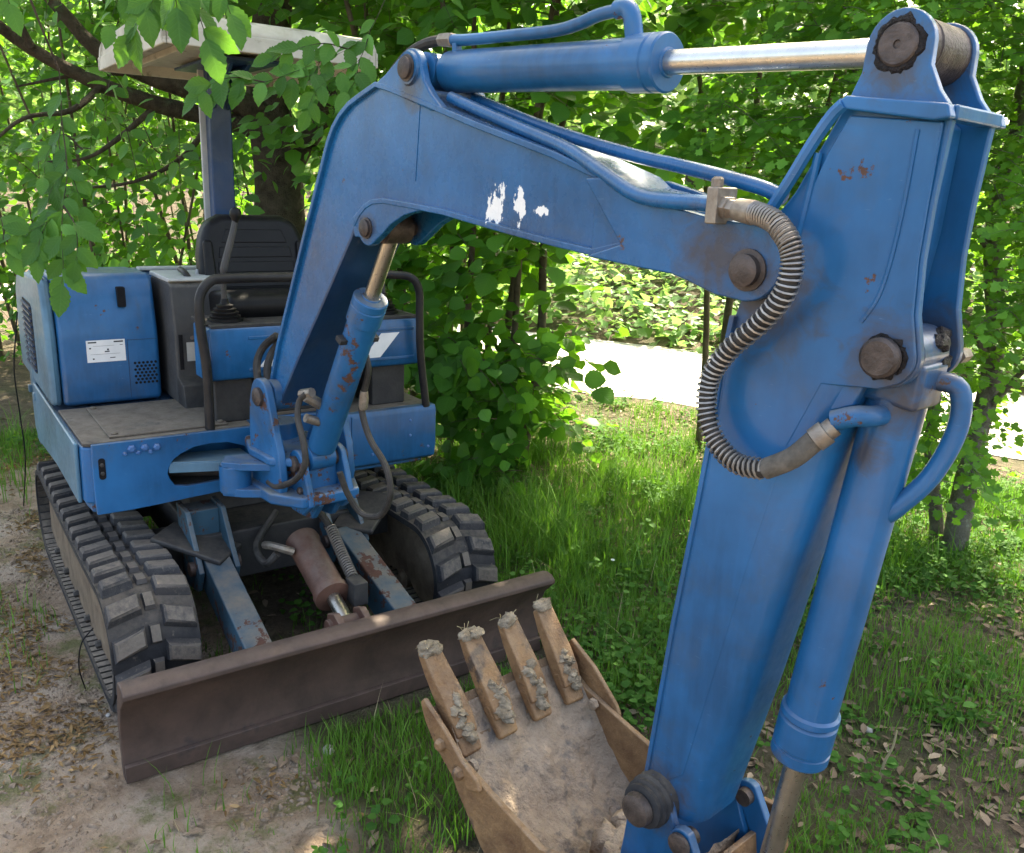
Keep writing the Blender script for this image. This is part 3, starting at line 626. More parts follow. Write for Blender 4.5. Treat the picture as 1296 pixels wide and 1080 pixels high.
# ================================================================== FRONT EQUIPMENT, in the plane of the slewed boom (x = reach, y = across)
BM = Matrix.Translation((.75, 0, 0)) @ Matrix.Rotation(R(7), 4, 'Z')
def arc(cx, cz, r, a0, a1, n=8): return [(cx+r*math.cos(R(a0+(a1-a0)*k/n)), cz+r*math.sin(R(a0+(a1-a0)*k/n))) for k in range(n+1)]
# ---------------------------------------------------------------- swing bracket
brk = mk('swing_bracket', cat(
    prism([(-.24, -.10), (-.10, -.16), (.06, -.16), (.16, -.10), (.17, .10), (.06, .15), (-.10, .15), (-.24, .08)], .595, .635, 'z'),
    prism([(-.24, -.10), (-.10, -.15), (.04, -.15), (.10, -.09), (.10, .09), (.04, .14), (-.10, .14), (-.24, .08)], .715, .745, 'z'),
    prism([(-.20, -.07), (.04, -.09), (.10, -.06), (.10, .06), (.04, .09), (-.20, .07)], .62, .73, 'z')), 'blue_worn', EX, .010, BM)
mk('pivot_post', cyl((-.17, 0, .54), (-.17, 0, .80), .062, 24), 'blue_worn', brk, .006)
mk('steering_lug', cat(lathe((-.10, -.20, .605), (-.10, -.20, .70), [(0, .045), (.002, .050), (.09, .050), (.095, .045)], 20), prism([(-.15, -.21), (-.09, -.25), (-.04, -.21), (.02, -.13), (-.12, -.12)], .600, .628, 'z'), prism([(-.15, -.21), (-.09, -.25), (-.04, -.21), (.02, -.13), (-.12, -.12)], .690, .715, 'z')), 'blue_worn', brk, .008)
earp = [(-.115, .62), (-.125, .80), (-.115, .90)]+arc(-.045, .925, .058, 165, 20, 8)+[(.04, .85), (.075, .76), (.09, .66), (.075, .62)]
for l0, l1 in ((-.135, -.108), (.108, .135)): mk('boom_ear', prism(earp, l0, l1), 'blue_worn', brk, .006)
cyp = [(.02, .60), (.02, .70)]+arc(.085, .725, .045, 160, 10, 7)+[(.165, .64), (.17, .60), (.12, .56), (.05, .56)]
for l0, l1 in ((-.082, -.060), (.060, .082)): mk('cylinder_ear', prism(cyp, l0, l1), 'blue_worn', brk, .006)
mk('boom_foot_pin', lathe((-.04, -.15, .925), (-.04, .15, .925), [(0, .024), (.004, .030), (.296, .030), (.3, .024)], 18), 'pin', brk)
mk('cylinder_foot_pin', lathe((.085, -.098, .725), (.085, .098, .725), [(0, .020), (.003, .026), (.193, .026), (.196, .020)], 18), 'pin', brk)
mk('lock_bolt', lathe((.12, -.095, .645), (.12, -.08, .645), [(0, .008), (.004, .013), (.015, .013)], 6), 'pin', brk)
mk('lower_guide', cat(prism([(-.03, .50), (.05, .51), (.10, .57), (.02, .60), (-.06, .57)], -.01, .012), prism([(-.03, .50), (.05, .51), (.10, .57), (.02, .60), (-.06, .57)], .06, .082)), 'blue_worn', brk, .005)

# ---------------------------------------------------------------- boom
outer_edge = [(-.072, .905), (-.058, .96), (-.006, 1.083), (.09, 1.262), (.182, 1.435), (.279, 1.61), (.324, 1.692), (.352, 1.728), (.386, 1.757), (.43, 1.782), (.483, 1.800), (.555, 1.822), (.62, 1.808), (.783, 1.764), (.941, 1.720), (1.19, 1.657), (1.32, 1.617)]
nose = [(1.403, 1.563), (1.467, 1.518)]
under_edge = [(1.312, 1.478), (1.202, 1.488), (1.056, 1.504), (.834, 1.532), (.708, 1.541), (.590, 1.548), (.540, 1.544), (.505, 1.531), (.475, 1.510), (.451, 1.482), (.431, 1.451), (.274, 1.256), (.12, 1.07), (.01, .93), (.0, .905)]
side_prof = outer_edge+nose+under_edge
boom = mk('boom', prism(side_prof, -.076, .076), 'blue_boom', EX, .003, BM)
def strip(edge, wd, t0, t1):
    """flange following an edge in the boom plane"""
    P = [Vector((a, 0, b_)) for a, b_ in edge]; V, F = [], []
    for i, p in enumerate(P):
        d = (P[min(i+1, len(P)-1)]-P[max(i-1, 0)]).normalized(); nrm = Vector((-d.z, 0, d.x))
        for l, o_ in ((-wd, t0), (wd, t0), (wd, t1), (-wd, t1)): V.append((p.x+nrm.x*o_, l, p.z+nrm.z*o_))
    for i in range(len(P)-1):
        for j in range(4): F.append((i*4+j, i*4+(j+1) % 4, i*4+4+(j+1) % 4, i*4+4+j))
    F += [(0, 1, 2, 3), tuple(len(V)-1-k for k in range(4))]
    return V, F
mk('top_flange', strip(outer_edge[1:]+nose[:1], .088, -.006, .008), 'blue_boom', boom, .003)
mk('bottom_flange', strip(([(1.45, 1.512)]+under_edge[:10]), .088, -.008, .006), 'blue_boom', boom, .003)
mk('front_flange', strip(under_edge[9:], .082, -.004, .006), 'blue_dark', boom, .002)  # darker blue puts the shade of this downward-facing side into the colour
mk('weld_line', prism([(.728, 1.775), (.731, 1.775), (.715, 1.60), (.712, 1.60)], -.0775, -.0762), 'blue_boom', boom)
# boss at the foot
mk('foot_boss', lathe((-.04, -.104, .925), (-.04, .104, .925), [(0, .046), (.003, .050), (.205, .050), (.208, .046)], 22), 'blue_worn', boom)
# lugs carrying the arm cylinder
tl = [(.545, 1.822), (.600, 1.845), (.648, 1.872)]+arc(.700, 1.850, .044, 128, 5, 8)+[(.757, 1.82), (.785, 1.79), (.835, 1.752), (.78, 1.755), (.66, 1.79)]
for l0, l1 in ((-.0865, -.064), (.064, .0865)): mk('cylinder_lug', prism(tl, l0, l1), 'blue_boom', boom, .005)
pn = mk('arm_cylinder_pin', lathe((.700, -.108, 1.850), (.700, .108, 1.850), [(0, .016), (.004, .024), (.011, .024), (.012, .030), (.018, .030), (.019, .022), (.197, .022), (.198, .030), (.212, .030), (.216, .02)], 18), 'pin', boom)
mk('pin_boss', cat(lathe((.700, -.094, 1.850), (.700, -.084, 1.850), [(0, .036), (.010, .040)], 20)), 'blue_boom', boom)
# lower lugs carrying the boom cylinder
ll = [(.44, 1.50), (.452, 1.452)]+arc(.515, 1.478, .045, 215, 300, 6)+[(.575, 1.462), (.62, 1.492), (.68, 1.518), (.76, 1.535), (.60, 1.552), (.50, 1.54)]
for l0, l1 in ((-.0855, -.062), (.062, .0855)): mk('boom_cylinder_lug', prism(ll, l0, l1), 'blue_boom', boom, .004)
mk('boom_cylinder_pin', lathe((.513, -.100, 1.478), (.513, .100, 1.478), [(0, .016), (.004, .022), (.010, .022), (.011, .027), (.015, .027), (.016, .02), (.184, .02), (.185, .027), (.196, .027), (.2, .018)], 18), 'pin', boom)
# fork plates at the tip
fork = [(1.30, 1.615), (1.338, 1.617), (1.417, 1.599), (1.526, 1.569), (1.60, 1.556)]+arc(1.672, 1.490, .062, 92, -88, 12)+[(1.615, 1.433), (1.556, 1.450), (1.521, 1.458), (1.45, 1.462), (1.312, 1.472), (1.40, 1.50)]
for l0, l1 in ((-.108, -.0875), (.0875, .108)): mk('fork_plate', prism(fork, l0, l1), 'blue_boom', boom, .004)
mk('fork_filler', prism([(1.31, 1.610), (1.40, 1.596), (1.50, 1.570), (1.50, 1.466), (1.40, 1.47), (1.31, 1.478)], -.0872, .0872), 'blue_boom', boom, .003)
mk('arm_pivot_pin', lathe((1.676, -.128, 1.479), (1.676, .128, 1.479), [(0, .018), (.003, .026), (.015, .026), (.016, .034), (.020, .034), (.021, .026), (.235, .026), (.236, .034), (.24, .034), (.241, .026), (.256, .018)], 20), 'pin', boom)
# pipes along the top
mk('boom_pipe', tube([(.80, -.040, 1.786), (.95, -.045, 1.742), (1.095, -.055, 1.702), (1.22, -.070, 1.668), (1.33, -.095, 1.628), (1.42, -.110, 1.593), (1.48, -.115, 1.582), (1.56, -.115, 1.580), (1.60, -.116, 1.578)], .0135, 12, 5), 'blue_boom', boom)
mk('boom_pipe', tube([(.80, .030, 1.790), (1.076, .012, 1.715), (1.302, .005, 1.665), (1.45, .003, 1.640), (1.60, .0, 1.612), (1.66, .0, 1.594)], .0130, 12, 5), 'blue_boom', boom)
mk('pipe_clamp', cat(box(1.604, 1.626, -.140, -.085, 1.548, 1.606)), 'fitting', boom, .003)
mk('clamp_bolt', lathe((1.615, -.128, 1.606), (1.615, -.128, 1.622), [(0, .010), (.012, .010), (.016, .006)], 6), 'fitting', boom)
mk('pipe_union', lathe((1.612, -.116, 1.577), (1.668, -.124, 1.570), [(0, .014), (.010, .014), (.0101, .0185), (.026, .0185), (.027, .0155), (.055, .0155)], 6), 'fitting', boom)
# supply hose over the back of the boom
mk('boom_back_hose', tube([(-.10, .03, 1.02), (-.03, .03, 1.13), (.06, .03, 1.27), (.17, .03, 1.47), (.27, .02, 1.655), (.36, .01, 1.775), (.48, .0, 1.845), (.58, -.01, 1.895), (.66, -.012, 1.915), (.72, -.012, 1.918)], .0125, 10, 6), 'hose', EX, mx=BM)

# ---------------------------------------------------------------- cylinders
def ram(name, p0, p1, r_, body, rodr, m, rodm, gland=.03, nsub=None):
    p0, p1 = Vector(p0), Vector(p1); d = (p1-p0).normalized(); Lb = body
    e = .035
    c_ = mk(name, lathe(p0+d*e, p1, [(0, r_*.72), (.012, r_*.97), (.02, r_), (Lb-.085, r_), (Lb-.084, r_*1.03), (Lb-.078, r_*1.03), (Lb-.077, r_)], 32), m, EX, 0, BM, ang=30)
    a = p0+d*(e+Lb-.09)
    mk('gland', lathe(a, p1, [(0, r_*1.02), (.004, r_*1.13), (.055, r_*1.13), (.058, r_*1.07), (.062, r_*1.07), (.063, r_*1.13), (.082, r_*1.13), (.086, r_*1.06), (.0862, rodr*1.25), (.090, rodr*1.15), (.0905, rodr*.9)], 32), m, c_, ang=30)
    mk('rod', cyl(p0+d*(e+Lb-.03), p1-d*.02, rodr, 24), rodm, c_)
    s = Vector((0, 1, 0))
    mk('base_eye', lathe(p0-s*.045, p0+s*.045, [(0, .036), (.003, .041), (.087, .041), (.09, .036)], 20), m, c_)
    mk('rod_eye', lathe(p1-s*.04, p1+s*.04, [(0, .035), (.003, .040), (.077, .040), (.08, .035)], 20), 'pin', c_)
    return c_, d
# boom cylinder
P0, P1 = Vector((.085, 0, .735)), Vector((.513, 0, 1.478))
bcy, d = ram('boom_cylinder', P0, P1, .045, .60, .0215, 'blue_worn', 'rodsteel')
q = P0+d*.485
mk('stop_plate', beam(q+Vector((.0, -.065, .0)), q+Vector((.0, .065, .0)), .030, .016, d), 'dark', bcy, .002)
mk('port', cyl(P0+d*.16+Vector((0, -.04, 0)), P0+d*.16+Vector((0, -.085, .02)), .014, 12), 'fitting', bcy)
mk('port_block', tube([P0+d*.22+Vector((-.03, -.03, 0)), P0+d*.235+Vector((-.03, -.065, .01)), P0+d*.25+Vector((-.04, -.085, .01))], .017, 10, 3), 'fitting', bcy)
# arm cylinder
P0, P1 = Vector((.700, 0, 1.850)), Vector((1.862, 0, 1.804))
acy, d = ram('arm_cylinder', P0, P1, .0465, .66, .0215, 'blue_arm', 'chrome')
pp = [P0+Vector((.05, -.012, .066)), P0+Vector((.12, -.012, .060)), P0+Vector((.25, -.012, .056)), P0+Vector((.40, -.012, .052)), P0+Vector((.47, -.012, .058)), P0+Vector((.52, -.012, .068)), P0+Vector((.58, -.012, .072))]
mk('feed_pipe', tube(pp, .0125, 12, 5), 'blue_arm', acy)
mk('feed_elbow', tube([pp[-1]-Vector((.012, 0, 0)), pp[-1]+Vector((.012, 0, .0)), pp[-1]+Vector((.026, 0, -.016)), P0+Vector((.612, -.008, .02))], .0175, 12, 4), 'blue_arm', acy)
mk('pipe_nut', lathe(pp[0]-Vector((.03, 0, -.002)), pp[1], [(0, .015), (.030, .0165), (.045, .0165), (.047, .014)], 6), 'fitting', acy)
mk('pipe_stay', box(P0.x+.075, P0.x+.09, -.022, -.004, P0.z+.035, P0.z+.06), 'blue_arm', acy, .002)
# bucket cylinder
P0, P1 = Vector((1.907, 0, 1.374)), Vector((1.778, 0, .20))
kcy, d = ram('bucket_cylinder', P0, P1, .0455, .735, .0205, 'blue_arm', 'rodsteel')
mk('cylinder_head', prism([(P0.x-.052, P0.z-.01), (P0.x-.055, P0.z-.075), (P0.x+.040, P0.z-.085), (P0.x+.045, P0.z-.01)], -.046, .046), 'blue_arm', kcy, .010)
mk('weld_ring', lathe(P0+d*.66, P1, [(0, .0455), (.004, .0512), (.014, .0520), (.018, .0465)], 32), 'blue_arm', kcy)
mk('port_elbow', tube([P0+d*.098+Vector((-.0, -.035, 0)), P0+d*.096+Vector((-.004, -.072, .0)), P0+d*.096+Vector((-.018, -.092, .0)), P0+d*.108+Vector((-.045, -.100, -.0))], .0165, 12, 4), 'blue_worn', kcy)
mk('return_pipe', tube([P0+d*.04+Vector((.035, .02, 0)), P0+d*.06+Vector((.075, .03, .01)), P0+d*.11+Vector((.088, .03, 0)), P0+d*.19+Vector((.075, .02, 0)), P0+d*.25+Vector((.045, .0, 0)), P0+d*.27+Vector((.03, 0, 0))], .0155, 12, 5), 'blue_arm', kcy)

# ---------------------------------------------------------------- arm
AL = .0848
back_edge = [(1.537, .36), (1.55, .443), (1.581, .804), (1.608, 1.052), (1.622, 1.197), (1.628, 1.30), (1.640, 1.40), (1.665, 1.49), (1.694, 1.563), (1.724, 1.602), (1.765, 1.681), (1.79, 1.729), (1.807, 1.771)]
top_arc = arc(1.857, 1.803, .048, 175, 5, 12)
front_up = [(1.905, 1.775), (1.922, 1.742), (1.946, 1.712), (1.944, 1.69), (1.938, 1.591), (1.937, 1.516), (1.942, 1.439)]
boss_arc = arc(1.908, 1.374, .048, 15, -100, 8)
low_front = [(1.880, 1.335), (1.858, 1.29), (1.838, 1.207), (1.793, .979), (1.747, .72), (1.697, .483), (1.670, .36)]
# box section from the pivot down, with big rounded front corners
def arm_box():
    st = []
    zs = np.linspace(.40, 1.33, 16)
    def interp(e, z):
        e = sorted([(b_, a) for a, b_ in e]); return float(np.interp(z, [k[0] for k in e], [k[1] for k in e]))
    V, F = [], []
    for z in zs:
        a0, a1 = interp(back_edge, z), interp(low_front, z); rr = min(.050, (a1-a0)*.35)
        loop = [(a0, -AL), (a1-rr, -AL)]+[(a1-rr+rr*math.sin(R(15*k)), -AL+rr-rr*math.cos(R(15*k))) for k in range(1, 7)]
        loop += [(p, -l) for p, l in loop[::-1]]
        for a, l in loop: V.append((a, l, z))
    n = len(loop)
    for i in range(len(zs)-1):
        for j in range(n): F.append((i*n+j, i*n+(j+1) % n, (i+1)*n+(j+1) % n, (i+1)*n+j))
    F += [tuple(range(n-1, -1, -1)), tuple(range((len(zs)-1)*n, len(zs)*n))]
    return V, F
arm = mk('arm', arm_box(), 'blue_arm', EX, 0, BM, ang=40)
up_prof = [(1.628, 1.30), (1.640, 1.40), (1.665, 1.49), (1.694, 1.563), (1.724, 1.602), (1.765, 1.681), (1.79, 1.729), (1.807, 1.771)]+top_arc+front_up+boss_arc+[(1.880, 1.325), (1.868, 1.29), (1.80, 1.26)]
for l0, l1 in ((-.078, -.060), (.060, .078)): mk('side_plate', prism(up_prof, l0, l1), 'blue_arm', arm, .004)
mk('back_web', prism([(1.635, 1.29), (1.66, 1.42), (1.69, 1.53), (1.74, 1.60), (1.775, 1.66), (1.80, 1.715), (1.86, 1.735), (1.905, 1.70), (1.900, 1.55), (1.890, 1.46), (1.87, 1.43), (1.83, 1.38), (1.82, 1.29)], -.060, .060), 'blue_arm', arm, .004)
dbl = [(1.562, .47), (1.589, .804), (1.616, 1.052), (1.630, 1.197), (1.638, 1.30), (1.645, 1.345), (1.662, 1.365), (1.700, 1.41), (1.728, 1.47), (1.746, 1.54), (1.757, 1.61), (1.775, 1.66), (1.802, 1.712), (1.937, 1.700), (1.934, 1.591), (1.933, 1.516), (1.938, 1.439)]+arc(1.908, 1.374, .044, 15, -70, 8)+[(1.905, 1.325), (1.815, 1.315), (1.772, 1.207), (1.726, .979), (1.680, .72), (1.640, .50), (1.60, .462)]
for l0, l1 in ((-.0859, -.0779), (.0779, .0859)): mk('doubler_plate', prism(dbl, l0, l1), 'blue_arm', arm, .003)
mk('weld_bead', tube([Vector((a, -.0862, b_)) for a, b_ in ((1.905, 1.690), (1.902, 1.60), (1.896, 1.52), (1.885, 1.46), (1.865, 1.42))], .0035, 6, 5), 'blue_arm', arm)
# back strip along the inner edge
mk('back_strip', strip(back_edge[:7], .0885, -.006, .004), 'blue_arm', arm, .002)
# rib wrapped around the head
def ribbon(pts, wd, hh):
    return [beam(pts[i], pts[i+1], wd, hh, (0, 1, 0)) for i in range(len(pts)-1)]
rb = [Vector((1.692, -.094, 1.568)), Vector((1.725, -.094, 1.622)), Vector((1.755, -.094, 1.675)), Vector((1.780, -.094, 1.712)), Vector((1.797, -.096, 1.727))]
mk('head_rib', tube(rb, .010, 8, 4), 'blue_arm', arm)
mk('head_rib', tube([Vector((1.760, -.084, 1.660)), Vector((1.753, -.084, 1.60)), Vector((1.742, -.084, 1.53)), Vector((1.724, -.084, 1.463)), Vector((1.696, -.084, 1.406)), Vector((1.634, -.084, 1.33))], .0065, 8, 6), 'blue_arm', arm)
mk('head_collar', cat(prism([(1.790, 1.732), (1.800, 1.738), (1.946, 1.722), (1.952, 1.703), (1.93, 1.700), (1.800, 1.719)], -.100, -.0775), prism([(1.790, 1.732), (1.800, 1.738), (1.946, 1.722), (1.952, 1.703), (1.93, 1.700), (1.800, 1.719)], .0775, .100), box(1.925, 1.952, -.0775, .0775, 1.702, 1.722)), 'blue_arm', arm, .004)
def smear(cx, cz, r0, r1, l, s, seed):
    V, F = [], []; n = 56
    for k in range(n):
        a = 2*math.pi*k/n; e = 1+.22*noise.noise(Vector((math.cos(a)*2.2, math.sin(a)*2.2, seed)))+.14*noise.noise(Vector((math.cos(a)*7, math.sin(a)*7, seed+4)))
        for rr, h_ in ((r0, .001), (r0*.7+r1*.3, .004+.0035*noise.noise(Vector((a*4, seed, 1)))), (r0*.35+r1*.65*e, .0035+.003*noise.noise(Vector((a*5, seed, 3)))), (r1*e, .0)): V.append((cx+rr*math.cos(a), l+s*h_, cz+rr*math.sin(a)))
    for k in range(n):
        for j in range(3): F.append((k*4+j, k*4+j+1, ((k+1) % n)*4+j+1, ((k+1) % n)*4+j))
    return V, F
for s in (-1, 1):
    mk('head_pin', lathe((1.857, s*.057, 1.803), (1.857, s*.087, 1.803), [(0, .029), (.024, .029), (.0265, .026), (.0262, .006), (.023, .0055)], 26), 'pin', arm)
    mk('grease_ring', smear(1.857, 1.803, .027, .038, s*.0776, s, 3), 'grease', arm, ang=80)
    mk('cylinder_pin', lathe((1.907, s*.060, 1.374), (1.907, s*.108, 1.374), [(0, .022), (.033, .022), (.034, .030), (.044, .030), (.048, .025)], 22), 'pin', arm)
    mk('grease_smear', smear(1.907, 1.374, .026, .034, s*.0857, s, 8), 'grease', arm, ang=80)
mk('bush', cyl((1.857, -.060, 1.803), (1.857, .060, 1.803), .043, 24), 'pin', arm)
mk('packed_grease', cat(*[blob((1.93+.012*math.sin(i*2.1), .02*math.cos(i*1.7)+.02, 1.40-.010*i), (.014, .02, .014), i+40, 6, 8, .5) for i in range(9)]), 'grease', arm)
mk('lock_bolt', lathe((1.945, .084, 1.365), (1.945, .12, 1.365), [(0, .012), (.03, .012), (.036, .009)], 6), 'fitting', arm)
mk('arm_tip_boss', lathe((1.585, -.165, .42), (1.585, .165, .42), [(0, .020), (.006, .032), (.022, .034), (.024, .026), (.030, .026), (.306, .026), (.308, .034), (.324, .032), (.33, .020)], 24), 'pin', arm)
mk('tip_seal', cat(lathe((1.585, -.140, .42), (1.585, -.083, .42), [(0, .036), (.004, .045), (.014, .043), (.018, .050), (.028, .047), (.034, .053), (.044, .050), (.057, .054)], 24)), 'rubber', arm)

# ---------------------------------------------------------------- bucket and its links
for s in (-1, 1):
    lk = mk('bucket_link', prism(arc(1.675, .385, .030, 60, 240, 8)+arc(1.778, .20, .034, 240, 420, 8), s*.112-.010, s*.112+.010), 'blue_arm', EX, .004, BM)
    mk('link_pin', lathe((1.675, s*.084, .385), (1.675, s*.134, .385), [(0, .018), (.04, .018), (.041, .024), (.048, .024), (.05, .02)], 16), 'pin', lk)
sh_out = [(1.010, .355), (1.055, .300), (1.12, .215), (1.21, .120), (1.31, .052), (1.41, .020), (1.52, .018), (1.62, .055), (1.69, .13), (1.715, .22), (1.70, .31)]
sh = [Vector((a, 0, b_)) for a, b_ in sh_out]
shell = strip([(a, b_) for a, b_ in sh_out], .225, -.006, .008)
bk_ = mk('bucket', shell, 'bucket', EX, .003, BM, ang=40)
floor_in = []
nx, nl = 110, 60; V, F = [], []
ua = np.interp(np.linspace(0, 1, nx), np.linspace(0, 1, len(sh_out)), [p[0] for p in sh_out]); za = np.interp(np.linspace(0, 1, nx), np.linspace(0, 1, len(sh_out)), [p[1] for p in sh_out])
ks = np.array([.25, .5, .25]); ua[1:-1] = np.convolve(ua, ks, 'same')[1:-1]; za[1:-1] = np.convolve(za, ks, 'same')[1:-1]
for i in range(nx):
    i0, i1 = max(0, i-1), min(nx-1, i+1); dv = Vector((ua[i1]-ua[i0], 0, za[i1]-za[i0])).normalized(); nr = Vector((-dv.z, 0, dv.x))
    for j in range(nl):
        l = -.214+.428*j/(nl-1); t_ = i/(nx-1)
        edge = max(0, abs(l)-.15)/.064
        hgt = .0105+.016*max(0, .25+noise.fractal(Vector((ua[i]*13, l*13, za[i]*13)), .8, 2, 5))+.030*edge**2+.035*max(0, t_-.45)**1.2
        if t_ < .04: hgt = min(hgt, .012)
        V.append((ua[i]+nr.x*hgt, l, za[i]+nr.z*hgt))
for i in range(nx-1):
    for j in range(nl-1): F.append((i*nl+j, i*nl+j+1, (i+1)*nl+j+1, (i+1)*nl+j))
mk('mud_lining', (V, F), 'mud', bk_, ang=80)
mk('mud_heap', cat(*[blob((1.43+.05*random.uniform(-1, 1), random.uniform(-.02, .15), .085+.05*random.random()), (random.uniform(.018, .045),)*3, i, 6, 9, .5, 4) for i in range(46)]), 'mud', bk_, ang=70)
side_pr = [(1.000, .378), (1.045, .345), (1.10, .312), (1.23, .280), (1.40, .245), (1.49, .275), (1.535, .37), (1.56, .455), (1.60, .462), (1.64, .42), (1.70, .31), (1.715, .22), (1.69, .13), (1.62, .055), (1.52, .018), (1.41, .020), (1.31, .052), (1.21, .120), (1.12, .215), (1.055, .300), (1.010, .345)]
side_low = [p for p in side_pr if not (p[0] > 1.53 and p[1] > .36)]
for s in (-1, 1):
    mk('side_plate', prism(side_low, s*.222-.008, s*.222+.008), 'bucket', bk_, .004)
    # bolted side cutter, a bulging plate at the front corner
    sc = [(.985, .392), (.998, .408), (1.035, .388), (1.085, .362), (1.15, .318), (1.20, .300), (1.215, .275), (1.17, .255), (1.11, .262), (1.05, .302), (1.005, .350)]
    if s > 0: sc = [(a+(.03 if b_ > .3 else 0), b_+(.012 if b_ > .35 else 0)) for a, b_ in sc]
    ct = mk('side_cutter', prism(sc, s*.236-.007, s*.236+.007), 'bucket', bk_, .005)
    for a, b_ in ((1.075, .325), (1.145, .288)):
        mk('cutter_bolt', lathe((a, s*.242, b_), (a, s*.262, b_), [(0, .016), (.012, .016), (.018, .009)], 6), 'bucket', ct, .002)
        mk('cutter_nut', lathe((a, s*.210, b_), (a, s*.190, b_), [(0, .016), (.012, .016), (.016, .010)], 6), 'mud', ct)
    mk('hinge_ear', prism(arc(1.585, .42, .050, 20, 180, 8)+[(1.525, .30), (1.50, .10), (1.62, .06), (1.70, .15), (1.712, .25), (1.67, .34)], s*.100-.009, s*.100+.009), 'blue_arm', bk_, .004)
mk('link_pin', cyl((1.778, -.13, .20), (1.778, .13, .20), .022, 16), 'pin', bk_)
mk('lip_plate', prism([(.992, .362), (1.002, .378), (1.075, .292), (1.06, .283)], -.222, .222), 'bucket', bk_, .003)
for i, l in enumerate((-.178, -.060, .060, .178)):
    tip = Vector((.935+.004*i, l*1.05, .492)); root = Vector((1.075, l, .318)); dd = (root-tip).normalized(); up = Vector((dd.z, 0, -dd.x))
    if up.z < 0: up = -up
    V = []
    for t_, wd, hh in ((0, .054, .024), (.25, .060, .032), (.55, .064, .040), (.80, .066, .042), (1.0, .060, .028)):
        c = tip.lerp(root, t_)+up*(.010 if t_ > .3 else .006)
        for a_, b_ in ((-1, -1), (1, -1), (1, 1), (-1, 1)): V.append(tuple(c+Vector((0, 1, 0))*a_*wd/2+up*b_*hh/2))
    F = [(0, 1, 2, 3), (19, 18, 17, 16)]+[(r_*4+k, r_*4+(k+1) % 4, r_*4+4+(k+1) % 4, r_*4+4+k) for r_ in range(4) for k in range(4)]
    th = mk('tooth', (V, F), 'bucket', bk_, .005, seg=2)
    cl = [blob(tip+up*.012+Vector((random.uniform(-.008, .012), random.uniform(-.012, .012), random.uniform(-.008, .010))), (.016, .022, .012), i*11+k, 8, 12, .45, 5) for k in range(6)]
    mk('mud_clod', cat(*cl), 'clod', th, ang=70)
    cl = [blob(tip.lerp(root, .58+.055*k)+up*.020+Vector((0, random.uniform(-.012, .012), 0)), (random.uniform(.016, .028), random.uniform(.013, .022), random.uniform(.009, .016)), i*13+k+5, 9, 13, .5, 6) for k in range(9)]
    mk('mud_clod', cat(*cl), 'clod', th, ang=70)
    mk('adapter', beam(tip.lerp(root, .80)+up*.005, root+dd*.045+up*.004, .034, .070, (0, 1, 0), .02, .06), 'bucket', th, .008)
    rs = []
    for k in range(5):
        a = tip+Vector((random.uniform(-.01, .012), random.uniform(-.016, .016), .008)); v = Vector((random.uniform(-1, .6), random.uniform(-1, 1), random.uniform(-.6, 1))).normalized()*random.uniform(.012, .038)
        rs.append(tube([a, a+v*.5+Vector((0, 0, .004)), a+v], .0008, 3))
    mk('root_hairs', cat(*rs), 'straw', th, kind='stuff')

# ---------------------------------------------------------------- hoses
HL = -.135
hp_ = [(1.664, -.123, 1.571), (1.700, -.135, 1.568), (1.740, -.145, 1.556), (1.768, -.150, 1.530), (1.778, -.150, 1.498), (1.768, -.148, 1.452), (1.728, -.140, 1.402), (1.672, -.132, 1.350), (1.640, -.130, 1.298), (1.639, -.130, 1.244), (1.664, -.132, 1.195), (1.711, -.135, 1.168), (1.765, -.136, 1.172), (1.806, -.128, 1.200), (1.832, -.114, 1.233), (1.852, -.101, 1.257)]
ho = mk('guarded_hose', tube(hp_, .0135, 12, 6), 'hose', EX, mx=BM)
spring(hp_[2:13], .0168, 56, .0021, 'hose_spring', ho, k=10)
spring(hp_[0:4], .0165, 22, .0019, 'hose_spring', ho, k=10)
mk('hose_sleeve', tube(hp_[12:15], .0172, 12, 5), 'sleeve', ho)
mk('hose_ferrule', lathe(hp_[14], hp_[15], [(0, .020), (.022, .020), (.0225, .016), (.036, .016)], 16), 'fitting', ho)
mk('hose_ferrule', lathe(hp_[0], hp_[1], [(-.01, .018), (.026, .0195), (.03, .018)], 16), 'fitting', ho)
def hose(pts, r_=.0125, m='hose'): return mk('hydraulic_hose', tube(pts, r_, 10, 6), m, EX, mx=BM)
def bpt(px, py, l):   # a point of the boom plane seen at a picture position, for hand-placed hoses
    Cb = BM.inverted() @ Vector(CAM); D = BM.inverted().to_3x3() @ Vector(cf+cr*(px-648)/1098.0-cu*(py-540)/1098.0)
    return tuple(Cb+D*((l-Cb.y)/D.y))
hose([bpt(350, 425, .0), bpt(333, 440, -.02), bpt(325, 462, -.05), bpt(330, 492, -.06), bpt(345, 500, -.05)], .013)
hose([bpt(362, 425, .02), bpt(345, 445, .0), bpt(338, 470, -.03), bpt(345, 500, -.03)], .013)
hh = hose([bpt(388, 498, -.085), bpt(379, 508, -.095), bpt(377, 530, -.11), bpt(384, 560, -.12), bpt(386, 588, -.125), bpt(374, 607, -.13), bpt(352, 616, -.13), bpt(340, 610, -.13)], .010)
mk('hose_end', lathe(bpt(395, 497, -.075), bpt(376, 500, -.09), [(0, .015), (.05, .015), (.052, .012)], 8), 'fitting', hh)
hose([bpt(463, 450, .05), bpt(466, 470, .05), bpt(460, 500, .05), bpt(458, 520, .05), bpt(468, 555, .05), bpt(488, 590, .05), bpt(494, 625, .05), bpt(482, 652, .05), bpt(458, 650, .03), bpt(440, 625, .0), bpt(430, 598, -.02)], .010)
mk('port_fitting', lathe(bpt(461, 495, .05), bpt(459, 522, .05), [(0, .012), (.02, .015), (.05, .015), (.06, .011)], 8), 'fitting', hh)
